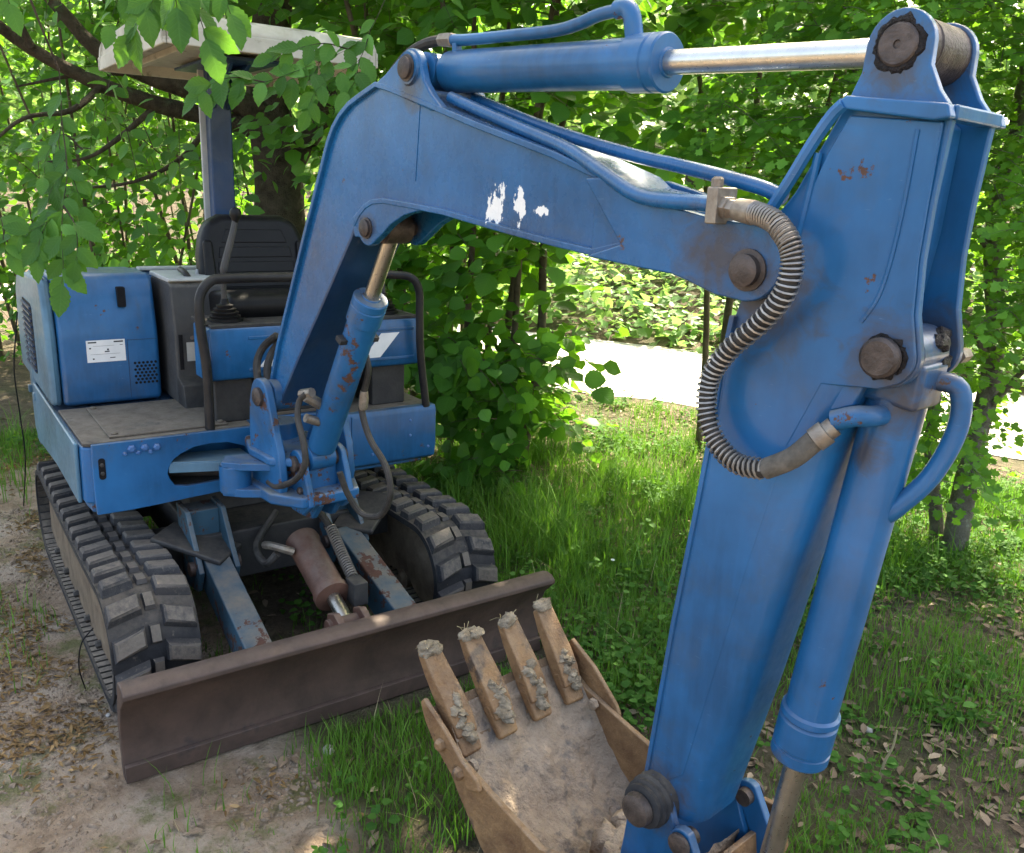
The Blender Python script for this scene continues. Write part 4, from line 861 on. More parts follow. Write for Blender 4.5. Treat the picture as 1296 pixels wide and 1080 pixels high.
hose([bpt(412, 520, .06), bpt(400, 535, .06), bpt(392, 555, .06), bpt(397, 585, .06)], .010, 'blue_worn')

# ================================================================== VEGETATION
def leaf_template(kind, lod):
    """x along the leaf (0..1), y across, z up; quads"""
    if kind == 'hazel':
        prof = {2: [(0, .06), (.10, .30), (.30, .45), (.55, .46), (.78, .32), (.90, .17), (1.0, 0)], 1: [(0, .10), (.28, .45), (.65, .42), (1.0, 0)], 0: [(0, .2), (.5, .5), (1, .02)]}[lod]
        fold, droop = .16, .22
    elif kind == 'elm':
        prof = {2: [(0, .02), (.12, .16), (.32, .26), (.55, .27), (.75, .20), (.90, .09), (1.0, 0)], 1: [(0, .04), (.32, .26), (.65, .24), (1.0, 0)], 0: [(0, .08), (.5, .28), (1, .02)]}[lod]
        fold, droop = .22, .18
    elif kind == 'haw':
        prof = {2: [(0, .03), (.22, .14), (.30, .44), (.42, .30), (.60, .46), (.68, .24), (.86, .22), (1.0, 0)], 1: [(0, .05), (.35, .46), (.62, .40), (1.0, .04)], 0: [(0, .2), (.5, .46), (1, .05)]}[lod]
        fold, droop = .14, .12
    elif kind == 'weed':
        prof = {2: [(0, .1), (.3, .46), (.7, .42), (1.0, .05)], 1: [(0, .15), (.35, .48), (1.0, .08)], 0: [(0, .2), (.5, .5), (1, .1)]}[lod]
        fold, droop = .2, .15
    if lod == 2 and kind in ('hazel', 'elm'):                # toothed margin
        xs = [p[0] for p in prof]; ws = [p[1] for p in prof]; k = 13 if kind == 'hazel' else 15; fine = []
        for i in range(k):
            x = i/(k-1); w_ = float(np.interp(x, xs, ws)); fine.append((x, w_*(1.10 if i % 2 else .94)))
        prof = fine
    V, F = [], []
    for i, (x, hw) in enumerate(prof):
        z = -droop*x*x+.035*math.sin(x*9)*fold; j = .03*math.sin(x*5+.4)
        V += [(x, -hw, z+fold*hw+j), (x, 0, z), (x, hw, z+fold*hw-j)]
    for i in range(len(prof)-1):
        a = i*3; F += [(a, a+3, a+4, a+1), (a+1, a+4, a+5, a+2)]
    return np.array(V), np.array(F)
def leaf_attr(me, T):
    a = me.attributes.new('lf', 'FLOAT_VECTOR', 'POINT'); a.data.foreach_set('vector', np.ascontiguousarray(T, dtype=np.float32).ravel())
def bake_leaves(name, B, lk, lod, m, parent=None, **props):
    """B (n,3,4): columns ex, ey, ez (scaled) and origin"""
    T, F = leaf_template(lk, lod); n = len(B)
    V = np.einsum('nij,kj->nki', B[:, :, :3], T)+B[:, None, :, 3]
    if parent is not None: V = V-np.array(parent.location)
    FF = (F[None]+(np.arange(n)*len(T))[:, None, None]).reshape(-1, 4)
    me = fast_mesh(name, V.reshape(-1, 3), FF, m); leaf_attr(me, np.tile(T, (n, 1))); o = bpy.data.objects.new(name, me); COL.objects.link(o)
    if parent is not None: o.parent = parent
    for k, v in props.items(): o[k] = v
    return o
def bases(P, D, Nn, S, wid=1.0):
    ex = D/np.linalg.norm(D, axis=1)[:, None]; ey = np.cross(Nn, ex); ey /= np.linalg.norm(ey, axis=1)[:, None]+1e-9; ez = np.cross(ex, ey)
    B = np.zeros((len(P), 3, 4)); B[:, :, 0] = ex*S[:, None]; B[:, :, 1] = ey*S[:, None]*wid; B[:, :, 2] = ez*S[:, None]; B[:, :, 3] = P
    return B
def spray_leaves(base, dr, length, nleaf, size, face, jit=.35, droop=.25, gravity=0):
    """a twig with alternate leaves; returns twig points and leaf arrays"""
    base = np.array(base); dr = np.array(dr, float); dr /= np.linalg.norm(dr)
    ts = np.linspace(0, 1, 5); tw = [base+dr*length*t-np.array([0, 0, droop*length*t*t]) for t in ts]
    t = (np.arange(nleaf)+.6)/nleaf; p = base+np.outer(t, dr)*length; p[:, 2] -= droop*length*t*t
    tang = dr-np.outer(2*droop*t, [0, 0, 1]); tang /= np.linalg.norm(tang, axis=1)[:, None]
    f = face/np.linalg.norm(face); side = np.cross(np.tile(f, (nleaf, 1)), tang); side /= np.linalg.norm(side, axis=1)[:, None]+1e-9
    sg = np.where(np.arange(nleaf) % 2 == 0, 1, -1)[:, None]
    d = tang*.55+side*sg*.85+rng.normal(0, jit*.6, (nleaf, 3)); d[:, 2] -= gravity
    d[-1] = tang[-1]+rng.normal(0, .15, 3)
    nn = f+rng.normal(0, jit, (nleaf, 3)); s = size*(.62+.5*rng.random(nleaf))*(1-.25*np.abs(t-.5))
    dn = d/np.linalg.norm(d, axis=1)[:, None]
    return tw, bases(p+dn*size*.15, d, nn, s)
class Plant:
    def __init__(s, name, loc, label, cat_, kind, m, group=None):
        s.root = empty(name, loc, label, cat_, group); s.kind = kind; s.m = m; s.B = []; s.tw = []; s.bark = []
    def spray(s, *a, **k):
        tw, B = spray_leaves(*a, **k); s.tw.append(tw); s.B.append(B)
    def limb(s, name, pts, r0, r1, m='bark', n=8, k=5, rough=.0):
        path = smooth_path(pts, k)
        if rough: path = [p+Vector((noise.noise(p*3), noise.noise(p*3+Vector((5, 1, 2))), 0))*rough for p in path]
        g = tube(path, lambda t: r0+(r1-r0)*t, n)
        lo = s.root.location; g = ([(a-lo.x, b_-lo.y, c_-lo.z) for a, b_, c_ in g[0]], g[1])
        return mk(name, g, m, s.root, ang=70)
    def finish(s, nind=300, lod=1, twig_m='stem', far=False, twr=.0035):
        B = np.concatenate(s.B)
        V, F = [], []; lo = np.array(s.root.location)
        for tw in s.tw:                                    # three-sided twigs
            n0 = len(V); m_ = len(tw)
            for i, p in enumerate(tw):
                r_ = twr*(1-.75*i/(m_-1))
                for j in range(3): a = 2.1*j; V.append(tuple(p-lo+np.array([r_*math.cos(a), r_*math.sin(a)*.7, r_*math.sin(a)*.7])))
            for i in range(m_-1):
                for j in range(3): F.append((n0+i*3+j, n0+i*3+(j+1) % 3, n0+i*3+3+(j+1) % 3, n0+i*3+3+j))
        me = fast_mesh('twigs', np.array(V), np.array(F), twig_m); o = bpy.data.objects.new('twigs', me); COL.objects.link(o); o.parent = s.root; o['kind'] = 'stuff'
        if nind:
            pr = project(B[:, :, 3]); inside = (pr[:, 0] > 0) & (pr[:, 0] < 1) & (pr[:, 1] > 0) & (pr[:, 1] < .833) & (pr[:, 2] > .3)
            sz = np.linalg.norm(B[:, :, 0], axis=1)/np.maximum(pr[:, 2], .3)*inside
            order = np.argsort(-sz); pick = order[:nind]; pick = pick[sz[pick] > .0075]
            T, Fq = leaf_template(s.kind, 2); lm = fast_mesh('leaf', T, Fq, s.m); leaf_attr(lm, T); lm.polygons.foreach_set('use_smooth', [True]*len(Fq))
            for i in pick:
                o = bpy.data.objects.new('leaf', lm); COL.objects.link(o); o.parent = s.root
                Mx = Matrix.Identity(4)
                for r_ in range(3):
                    for c_ in range(4): Mx[r_][c_] = B[i, r_, c_]-(lo[r_] if c_ == 3 else 0)
                o.matrix_local = Mx
            keep = np.ones(len(B), bool); keep[pick] = False; B = B[keep]
        if len(B):
            pr = project(B[:, :, 3]); seen = (pr[:, 0] > -.05) & (pr[:, 0] < 1.05) & (pr[:, 1] > -.06) & (pr[:, 1] < .9) & (pr[:, 2] > .3)
            if seen.any() and not far: bake_leaves('foliage', B[seen], s.kind, lod, s.m, s.root, kind='stuff')
            else: seen[:] = False
            if (~seen).any(): bake_leaves('foliage', B[~seen], s.kind, 0, s.m, s.root, kind='stuff')
def hw(a, b_, z): return np.array([HD[0]*a+HN[0]*b_, HD[1]*a+HN[1]*b_, z])
TOV = np.array([-HN[0], -HN[1], 0.])          # from the hedge towards the viewer

def shrub(p, n, a0, a1, b0, b1, z0, z1, size, nl=(5, 9), ln=(.25, .55), keep=None, clump=2.2, out=.6, droop=.25, seed=0):
    """sprays filling a box of the hedge, clumped, facing outwards and up"""
    k = 0; tries = 0
    while k < n and tries < n*30:
        tries += 1
        a, b_, z = rng.uniform(a0, a1), rng.uniform(b0, b1), rng.uniform(z0, z1)
        q = hw(a, b_, z)
        if noise.noise(Vector(q)*clump+Vector((seed, seed*2, 0))) < rng.uniform(-.55, .25): continue
        if keep is not None and not keep(a, b_, z): continue
        th = rng.uniform(0, 2*math.pi); side = -1 if b_ < (b0+b1)/2 else 1
        dr = np.array([math.cos(th), math.sin(th), rng.uniform(-.25, .45)])*.75-TOV*side*out
        face = np.array([0, 0, .75])+TOV*(.55 if side < 0 else -.3)+rng.normal(0, .2, 3)
        p.spray(q, dr, rng.uniform(*ln), rng.integers(*nl), size*rng.uniform(.8, 1.15), face, droop=droop); k += 1

def pix(px, py, Xw):
    pr = project(Xw)[0]; return pr[0]*1296, pr[1]*1296
def view_px(a, b_, z):
    pr = project(hw(a, b_, z))[0]; return pr[0]*1296, pr[1]*1296

# ---- hazel bush in the middle: stems in a fan, big round leaves
hz = Plant('hazel_bush', tuple(hw(.0, 1.85, 0)), 'round-leaved hazel bush with thin brown stems beside the right-hand track', 'bush', 'hazel', 'leaf_hazel')
for k, (da, db, ta, tb, r0) in enumerate([(-.42, .05, -.75, -.25, .030), (-.25, .10, -.35, .1, .026), (-.05, -.05, .10, -.35, .022), (.0, .12, .25, .3, .028), (.16, .0, .42, -.1, .024), (.22, .15, .35, .5, .033), (-.1, .2, -.2, .6, .020), (-.55, .0, -1.0, .2, .022)]):
    hz.limb('stem', [hw(da, 1.85+db, -.03), hw(da*.8+ta*.25, 1.85+db+tb*.2, .7), hw(ta*.7, 1.85+tb*.6, 1.6), hw(ta*1.1, 1.85+tb, 2.8), hw(ta*1.4, 1.85+tb*1.3, 4.4)], r0, .008, 'stem', 7)
def keep_hz(a, b_, z):
    px, py = view_px(a, b_, z)
    if z < 2.3 and px > 738-max(0, (py-470))*.10: return False
    if z < 1.0 and px > 725: return False
    if z < .45 and px < 600 and rng.random() < .8: return False
    return True
shrub(hz, 330, -.95, .60, 1.35, 2.45, .10, 2.5, .115, (5, 9), (.22, .5), keep_hz, 1.8, .7, seed=1)
shrub(hz, 90, -.75, .60, 1.45, 2.2, .40, 1.3, .11, (5, 8), (.2, .4), keep_hz, 1.2, .8, seed=22)
shrub(hz, 70, -.25, .50, 1.25, 1.75, .10, .85, .105, (5, 8), (.18, .35), keep_hz, 1.2, .8, seed=2)
shrub(hz, 330, -1.6, .9, 1.0, 3.2, 2.5, 5.6, .15, (7, 11), (.4, .8), None, 1.2, .4, seed=3)
hz.finish(300, 1)

# ---- tall hazel whose branches hang over the gap
h2 = Plant('hazel_tree', tuple(hw(1.05, 2.75, 0)), 'tall hazel with leaves hanging above the gap to the lane, behind the boom', 'tree', 'hazel', 'leaf_hazel')
for da, db, ta, tb, r0 in ((.0, .0, .1, .0, .030), (.16, .08, .45, .0, .022), (-.12, .15, -.3, .3, .024), (.3, .0, .8, -.2, .018)):
    h2.limb('stem', [hw(1.15+da, 2.75+db, -.03), hw(1.15+da+ta*.15, 2.75+db+tb*.2, .8), hw(1.15+da+ta*.6, 2.75+tb*.7, 2.0), hw(1.05+da+ta*1.2, 2.75+tb, 3.2), hw(1.0+da+ta*1.6, 2.7+tb*1.3, 5.2)], r0, .008, 'stem', 7)
def keep_h2(a, b_, z):
    px, py = view_px(a, b_, z); return py < 285+18*math.sin(px*.05)
shrub(h2, 270, -.1, 2.0, 1.45, 3.1, 1.25, 2.9, .115, (5, 9), (.25, .5), keep_h2, 1.9, .7, seed=4)
shrub(h2, 300, -.4, 2.6, 1.3, 3.6, 2.9, 5.9, .15, (7, 11), (.4, .8), None, 1.2, .4, seed=5)
h2.finish(300, 1)

# ---- hawthorn on the right
hwt = Plant('hawthorn_tree', tuple(hw(2.57, 2.02, 0)), 'small-leaved hawthorn with a grey trunk, right of the excavator arm', 'tree', 'haw', 'leaf_haw')
hwt.limb('trunk', [hw(2.57, 2.02, -.06), hw(2.57, 2.03, .25), hw(2.585, 2.05, .6), hw(2.58, 2.04, 1.0), hw(2.50, 2.05, 1.6), hw(2.52, 2.1, 2.4), hw(2.45, 2.1, 4.2)], .060, .025, 'bark_grey', 10, rough=.02)
hwt.limb('trunk', [hw(2.50, 2.10, -.03), hw(2.38, 2.15, .6), hw(2.33, 2.2, 1.2), hw(2.25, 2.2, 2.0), hw(2.1, 2.2, 3.6)], .034, .016, 'bark_grey', 8, rough=.03)
for q0, q1, q2 in (((2.6, 2.05, .9), (2.3, 1.8, 1.3), (1.9, 1.6, 1.6)), ((2.58, 2.05, 1.5), (2.8, 1.8, 1.9), (3.0, 1.5, 2.2)), ((2.57, 2.05, 1.3), (2.2, 1.9, 1.8), (1.7, 1.8, 2.3)), ((2.6, 2.05, .7), (2.75, 1.85, 1.0), (2.9, 1.6, 1.2)), ((2.35, 2.2, 1.0), (2.1, 2.1, 1.4), (1.8, 2.0, 1.7))):
    hwt.limb('branch', [hw(*q0), hw(*q1), hw(*q2)], .016, .006, 'bark_grey', 6)
def keep_hw(a, b_, z):
    px, py = view_px(a, b_, z)
    if py > 640 and rng.random() < .75: return False
    if px > 1230 and 430 < py: return rng.random() < .10
    if px < 905: return False
    if py > 300 and px < 1000: return False
    return True
shrub(hwt, 1900, 1.35, 3.3, 1.25, 2.5, .35, 2.9, .054, (6, 11), (.14, .32), keep_hw, 2.6, .6, seed=6)
shrub(hwt, 620, 1.9, 3.0, 1.15, 1.9, .75, 2.7, .054, (6, 11), (.14, .32), keep_hw, 2.6, .6, seed=61)
shrub(hwt, 420, 1.4, 4.2, 1.2, 3.4, 2.8, 5.6, .12, (8, 12), (.35, .7), None, 1.4, .4, seed=7)
hwt.finish(300, 2, 'bark_grey', twr=.0025)

# ---- sapling in the gap
sp_ = Plant('hazel_sapling', tuple(hw(1.62, 3.45, 0)), 'thin-stemmed sapling with sunlit yellow-green leaves at the lane edge', 'sapling', 'hazel', 'leaf_sap')
for da, db, r0 in ((-.08, 0, .017), (.06, .05, .022), (.28, .1, .015), (.42, -.1, .016)):
    sp_.limb('stem', [hw(1.55+da, 3.45+db, -.03), hw(1.56+da, 3.45+db, .7), hw(1.6+da, 3.45+db, 1.5), hw(1.62+da, 3.4+db, 2.6)], r0, .008, 'stem', 7)
shrub(sp_, 34, 1.35, 2.0, 3.05, 3.7, .12, .62, .105, (3, 6), (.15, .35), None, 1.2, .5, seed=8)
shrub(sp_, 16, 1.5, 2.0, 3.2, 3.6, .7, 1.4, .095, (3, 6), (.15, .3), None, 1.2, .5, seed=9)
sp_.finish(300, 1)

# ---- big old tree behind the seat, with limbs reaching over the machine
el = Plant('elm_tree', (-2.72, 1.16, 0), 'old dark-trunked elm behind the seat with leafy limbs hanging over the white roof', 'tree', 'elm', 'leaf_elm')
def tv(px, py, d): return Vector(at(px, py, d))
el.limb('trunk', [(-2.78, 1.20, -.1), (-2.72, 1.17, .5), tv(356, 300, 6.05), tv(352, 235, 6.05), tv(346, 180, 6.0), tv(338, 120, 5.95), tv(345, 40, 5.9), tv(350, -120, 5.8), tv(360, -400, 5.6)], .20, .11, 'bark', 14, rough=.04)
el.limb('limb', [tv(350, 215, 6.0), tv(330, 170, 5.95), tv(270, 150, 5.7), tv(200, 132, 5.4), tv(130, 108, 5.1), tv(40, 60, 4.8), tv(-60, -20, 4.5)], .078, .025, 'bark', 10, rough=.05)
el.limb('limb', [tv(340, 150, 5.9), tv(290, 125, 5.7), tv(235, 112, 5.5), tv(175, 92, 5.3), tv(120, 60, 5.1), tv(70, 10, 5.0), tv(10, -80, 4.8)], .085, .025, 'bark', 10, rough=.05)
el.limb('limb', [tv(356, 235, 6.05), tv(385, 180, 6.1), tv(420, 120, 6.2), tv(440, 50, 6.3), tv(460, -80, 6.3)], .085, .04, 'bark', 10, rough=.04)
over = [tv(348, -60, 5.8), (-1.4, .5, 3.3), (-.4, .05, 3.45), (.5, -.35, 3.3), (1.0, -.6, 3.0), (1.3, -.75, 2.75)]
el.limb('limb', over, .07, .015, 'bark', 8)
for q in ([tv(130, 108, 5.1), tv(90, 140, 4.9), tv(30, 150, 4.7), tv(-20, 190, 4.6)], [tv(200, 132, 5.4), tv(150, 175, 5.3), tv(110, 200, 5.2), tv(60, 205, 5.1)], [tv(235, 112, 5.5), tv(180, 70, 5.3), tv(130, 40, 5.2)], [tv(270, 150, 5.7), tv(230, 200, 5.6), tv(170, 230, 5.5), tv(90, 240, 5.4)], [tv(175, 92, 5.3), tv(100, 95, 5.1), tv(20, 110, 5.0)], [tv(40, 60, 4.8), tv(20, 20, 4.7), tv(-10, -30, 4.6)]):
    el.limb('branch', q, .022, .006, 'bark', 6)
# hanging sprays in front of the roof and the hood (position, hanging direction)
def hang(pts, nl, size, face, jit=.28, r_=.0035):
    P = smooth_path([Vector(p) for p in pts], 6); el.tw.append([np.array(p) for p in P])
    m_ = len(P); idx = np.linspace(.12, 1, nl)
    pos, dd, nn, ss = [], [], [], []
    for i, t_ in enumerate(idx):
        f = t_*(m_-1); j = min(int(f), m_-2); p = P[j].lerp(P[j+1], f-j); tg = (P[j+1]-P[j]).normalized()
        F_ = Vector(face).normalized(); sd_ = F_.cross(tg).normalized()*(1 if i % 2 else -1)
        d_ = tg*.65+sd_*.75+Vector(rng.normal(0, .2, 3)); d_.z -= .45
        if i == nl-1: d_ = tg
        pos.append(p); dd.append(d_); nn.append(F_+Vector(rng.normal(0, jit, 3))); ss.append(size*rng.uniform(.72, 1.12))
    el.B.append(bases(np.array(pos), np.array(dd), np.array(nn), np.array(ss)))
vface = np.array([.75, -.55, .55])
S1 = .092
for pts, n_ in (([(215, -60, 2.05), (200, -10, 2.0), (178, 20, 2.0), (165, 45, 2.02)], 7), ([(235, -60, 2.05), (238, -15, 2.0), (252, 20, 2.0), (262, 50, 2.0)], 7), ([(190, -50, 2.1), (185, -20, 2.05), (190, 10, 2.05)], 5),
                ([(280, -60, 2.1), (275, -25, 2.1), (285, 0, 2.1), (292, 18, 2.1)], 5), ([(150, -50, 2.15), (155, -20, 2.1), (175, 0, 2.1)], 4), ([(228, -50, 1.95), (222, -15, 1.95), (224, 10, 1.95)], 5),
                ([(10, -60, 2.3), (5, -20, 2.3), (12, 5, 2.3)], 4)):
    hang([tv(*p) for p in pts], n_, S1, vface)
S2 = .083
for pts, n_ in (([(500, -30, 2.7), (470, 35, 2.65), (440, 62, 2.6), (405, 78, 2.55), (370, 92, 2.5), (335, 104, 2.48), (300, 108, 2.45), (262, 118, 2.45)], 17), ([(470, 35, 2.65), (455, 75, 2.6), (425, 95, 2.55), (400, 115, 2.5), (390, 140, 2.5)], 9),
                ([(440, 62, 2.6), (410, 55, 2.55), (375, 62, 2.5), (345, 72, 2.5)], 8), ([(335, 104, 2.48), (300, 98, 2.45), (270, 105, 2.42), (248, 125, 2.42)], 7), ([(455, 75, 2.6), (450, 100, 2.58), (440, 118, 2.56)], 5), ([(405, 78, 2.55), (395, 95, 2.52), (370, 100, 2.5), (350, 112, 2.5)], 6)):
    hang([tv(*p) for p in pts], n_, S2, vface)
S3 = .088
for pts, n_ in (([(75, 90, 2.75), (78, 150, 2.7), (75, 185, 2.65), (92, 225, 2.6), (105, 262, 2.6)], 8), ([(78, 150, 2.7), (85, 215, 2.6), (80, 260, 2.55), (78, 300, 2.5), (80, 335, 2.48), (78, 360, 2.47)], 12), ([(80, 260, 2.55), (60, 280, 2.52), (40, 292, 2.5), (15, 300, 2.5)], 7),
                ([(85, 215, 2.6), (65, 240, 2.58), (60, 265, 2.56)], 4), ([(-30, 230, 2.6), (0, 275, 2.55), (5, 305, 2.5), (12, 320, 2.5)], 5), ([(80, 260, 2.55), (95, 285, 2.5), (98, 315, 2.48), (96, 330, 2.48)], 6), ([(60, 280, 2.52), (50, 305, 2.5), (48, 325, 2.5)], 5), ([(105, 190, 2.7), (80, 170, 2.7), (60, 195, 2.65), (55, 225, 2.6)], 5)):
    hang([tv(*p) for p in pts], n_, S3, vface)
for top, lo_ in (((215, -60, 2.05), (1.0, -.6, 3.0)), ((500, -30, 2.7), (.5, -.35, 3.3)), ((75, 90, 2.75), (.4, -.9, 2.75)), ((280, -60, 2.1), (1.3, -.75, 2.75)), ((150, -50, 2.15), (1.0, -.6, 3.0)), ((235, -60, 2.05), (1.3, -.75, 2.75)), ((190, -50, 2.1), (1.0, -.6, 3.0)), ((228, -50, 1.95), (1.3, -.75, 2.75)), ((10, -60, 2.3), (1.0, -.6, 3.0)), ((-30, 230, 2.6), (.4, -.9, 2.75))):
    t0 = tv(*top); l_ = Vector(lo_); el.limb('twig', [l_, l_.lerp(t0, .5)+Vector((0, 0, .06)), t0], .008, .003, 'bark', 5)
el.limb('branch', [(-.4, .05, 3.45), (.0, -.5, 3.2), (.4, -.9, 2.75)], .02, .008, 'bark', 6)
# crown
def crown(p, n, c, rad, size, nl, ln, droop=.3, test=None, up=.7, seed=0):
    k = 0; c = np.array(c); rad = np.array(rad)
    while k < n:
        d = rng.normal(0, 1, 3); d /= np.linalg.norm(d); r_ = rng.random()**.4; q = c+d*rad*r_
        if noise.noise(Vector(q)*1.5+Vector((seed, 0, 0))) < rng.uniform(-.5, .2): continue
        if test is not None and not test(q): continue
        dr = d*np.array([1, 1, .5])+rng.normal(0, .6, 3); face = np.array([.35, -.3, up])+rng.normal(0, .25, 3)
        p.spray(q, dr, rng.uniform(*ln), rng.integers(*nl), size*rng.uniform(.8, 1.2), face, droop=droop); k += 1
def el_test(q):
    pr = project(q)[0]; px, py = pr[0]*1296, pr[1]*1296
    if pr[2] < 3.9 and -40 < px < 1320 and -60 < py: return False         # nothing loose close to the lens
    if 300 < px < 400 and 110 < py and rng.random() < .75: return False         # keep the trunk in sight
    if py > 330: return False
    return True
crown(el, 420, (-2.3, .6, 2.6), (2.6, 2.2, 1.3), .105, (6, 10), (.3, .6), test=el_test, seed=1)
crown(el, 520, (-1.6, 1.2, 4.6), (3.4, 3.0, 1.7), .16, (8, 12), (.4, .8), test=el_test, seed=2)
el.finish(300, 1, 'bark')

# ---- thicket of shrubs behind the machine on the left
for nm, a0, a1, b0, b1, lab, n_, sd_ in (('hazel_thicket', -4.3, -2.4, 1.5, 3.4, 'dense dark hazel thicket of many thin stems behind the engine hood', 300, 11), ('hazel_thicket', -6.6, -4.3, .9, 3.0, 'brushy hazel thicket past the hood, furthest along the hedge', 300, 12), ('hazel_thicket', -1.9, -.9, 2.2, 3.6, 'hazel thicket between the dark elm trunk and the round-leaved bush', 190, 13)):
    ac, bc_ = (a0+a1)/2, (b0+b1)/2
    th = Plant(nm, tuple(hw(ac, bc_, 0)), lab, 'thicket', 'hazel', 'leaf_hazel', None)
    for k in range(14):
        a, b_ = rng.uniform(a0, a1), rng.uniform(b0, b1); la, lb = rng.normal(0, .35), rng.normal(0, .3)
        th.limb('stem', [hw(a, b_, -.05), hw(a+la*.3, b_+lb*.3, .8), hw(a+la*.8, b_+lb*.7, 1.8), hw(a+la*1.5, b_+lb*1.2, 3.4)], rng.uniform(.010, .026), .006, 'stem', 6)
    shrub(th, int(n_*1.35), a0, a1, b0, b1, .7, 2.9, .105, (5, 9), (.3, .6), None, 2.0, .4, seed=sd_)
    shrub(th, 260, a0, a1, b0-.2, b1, .10, 1.3, .09, (4, 7), (.2, .4), None, 2.0, .4, seed=sd_+5)
    shrub(th, 200, a0, a1, b0, b1+.4, 2.9, 5.2, .16, (7, 11), (.4, .8), None, 1.2, .4, seed=sd_+9)
    th.finish(120, 1)

# ---- beyond the lane: undergrowth, young trees, the wood
n_ = 20000; a = rng.uniform(-9, 11, n_); b_ = 6.55+rng.random(n_)**1.3*6; hcl = np.array([noise.noise(Vector((x*.8, y*.8, 3))) for x, y in zip(a, b_)])
P = np.array([hw(x, y, 0) for x, y in zip(a, b_)]); P[:, 2] = np.array([gz(p[0], p[1]) for p in P])+rng.random(n_)**1.3*(.42+.45*np.maximum(hcl, -.3))
D = rng.normal(0, 1, (n_, 3)); D[:, 2] *= .4; Nn = np.array([.0, -.05, 1.0])+rng.normal(0, .35, (n_, 3))
bake_leaves('undergrowth', bases(P, D, Nn, rng.uniform(.07, .15, n_)), 'weed', 1, M['leaf_far'], kind='stuff', label='bright green undergrowth on the bank across the lane', category='undergrowth')
FT = [(-5.5, 12.4, 4.2, 1.5, 'slim tree on the far bank, seen past the hood'), (-2.6, 13.0, 4.6, 1.6, 'far bank tree behind the dark elm'), (.2, 12.6, 4.2, 1.6, 'far bank tree behind the round-leaved hazel bush'), (2.6, 13.0, 4.6, 1.7, 'far bank tree standing beyond the gap in the hedge'), (4.6, 12.4, 4.2, 1.6, 'far bank tree behind the thin sapling'), (7.2, 13.0, 4.6, 1.8, 'far bank tree behind the grey hawthorn trunk'), (9.8, 12.4, 4.4, 1.7, 'far bank tree at the bend, past the hawthorn')]
for a, b_, h_, rr, lab in FT:
    g0 = hw(a, b_, 0); z0 = gz(g0[0], g0[1]); p = Plant('far_tree', (g0[0], g0[1], z0), lab, 'tree', 'hazel', 'leaf_far')
    p.limb('trunk', [(g0[0], g0[1], z0-.2), (g0[0]+.05, g0[1], z0+1.5), (g0[0]+.1, g0[1]+.1, z0+h_*.55), (g0[0], g0[1], z0+h_*.9)], .13, .03, 'bark', 8)
    crown(p, 90, (g0[0], g0[1], z0+h_*.36), (rr, rr, 1.1), .18, (6, 10), (.5, 1.0), seed=a); crown(p, 60, (g0[0], g0[1], z0+h_*.66), (rr*.8, rr*.8, h_*.25), .22, (6, 10), (.6, 1.1), seed=a+3)
    p.finish(0, 0, 'bark', far=True, twr=.01)
n_ = 16000; a = rng.uniform(-34, 34, n_); b_ = rng.uniform(16, 21, n_); P = np.array([hw(x, y, 0) for x, y in zip(a, b_)]); P[:, 2] = 1.3+rng.random(n_)*6.0
D = rng.normal(0, 1, (n_, 3)); Nn = np.array([.2, -.4, .6])+rng.normal(0, .4, (n_, 3))
bake_leaves('far_wood', bases(P, D, Nn, rng.uniform(.28, .5, n_)), 'weed', 0, M['leaf_far'], kind='stuff', label='leafy wood in the distance beyond the lane', category='wood')

# ================================================================== GROUND COVER
def in_machine(x, y):
    if -.75 < x < 1.0 and .40 < abs(y) < .67: return True
    if 1.08 < x < 1.24 and -.7 < y < .71: return True
    u_, l_ = (x-.75)*math.cos(R(7))+y*math.sin(R(7)), -(x-.75)*math.sin(R(7))+y*math.cos(R(7))
    return 1.08 < u_ < 1.75 and abs(l_) < .25
def grass_density(x, y):
    b_ = x*HN[0]+y*HN[1]; a = x*HD[0]+y*HD[1]
    if in_machine(x, y): return 0
    v = (1-bare(x, y))
    if x > 1.6 and y > .55: v *= .46+.55*max(0, fbm(x, y, 2.2, 4))*1.6           # thin, leaf-strewn corner
    if b_ > 2.2: v *= .30
    if b_ > 3.9 and b_ < 7: v = 0 if rng.random() < .97 else .2
    v += .10*(fbm(x, y, 3, 11) > .22)*(bare(x, y) > .5)
    if -.6 < x < 1.1 and abs(y) < .4: v = .5*max(0, .3+fbm(x, y, 3, 6))
    return max(0, min(1, v*(.72+.7*fbm(x, y, 1.8, 7))))
def scatter(n, x0, x1, y0, y1, dens):
    out = []
    while len(out) < n:
        x, y = rng.uniform(x0, x1), rng.uniform(y0, y1)
        if rng.random() < dens(x, y): out.append((x, y))
    return np.array(out)
def frame_ok(x, y):
    pr = project(np.array([x, y, 0.]))[0]; return -.08 < pr[0] < 1.08 and -.1 < pr[1] < .93 and pr[2] > .5
def gdens(x, y):
    if not frame_ok(x, y): return 0
    d = math.hypot(x-CAM[0], y-CAM[1]); return grass_density(x, y)*min(1, 6/d**1.2)
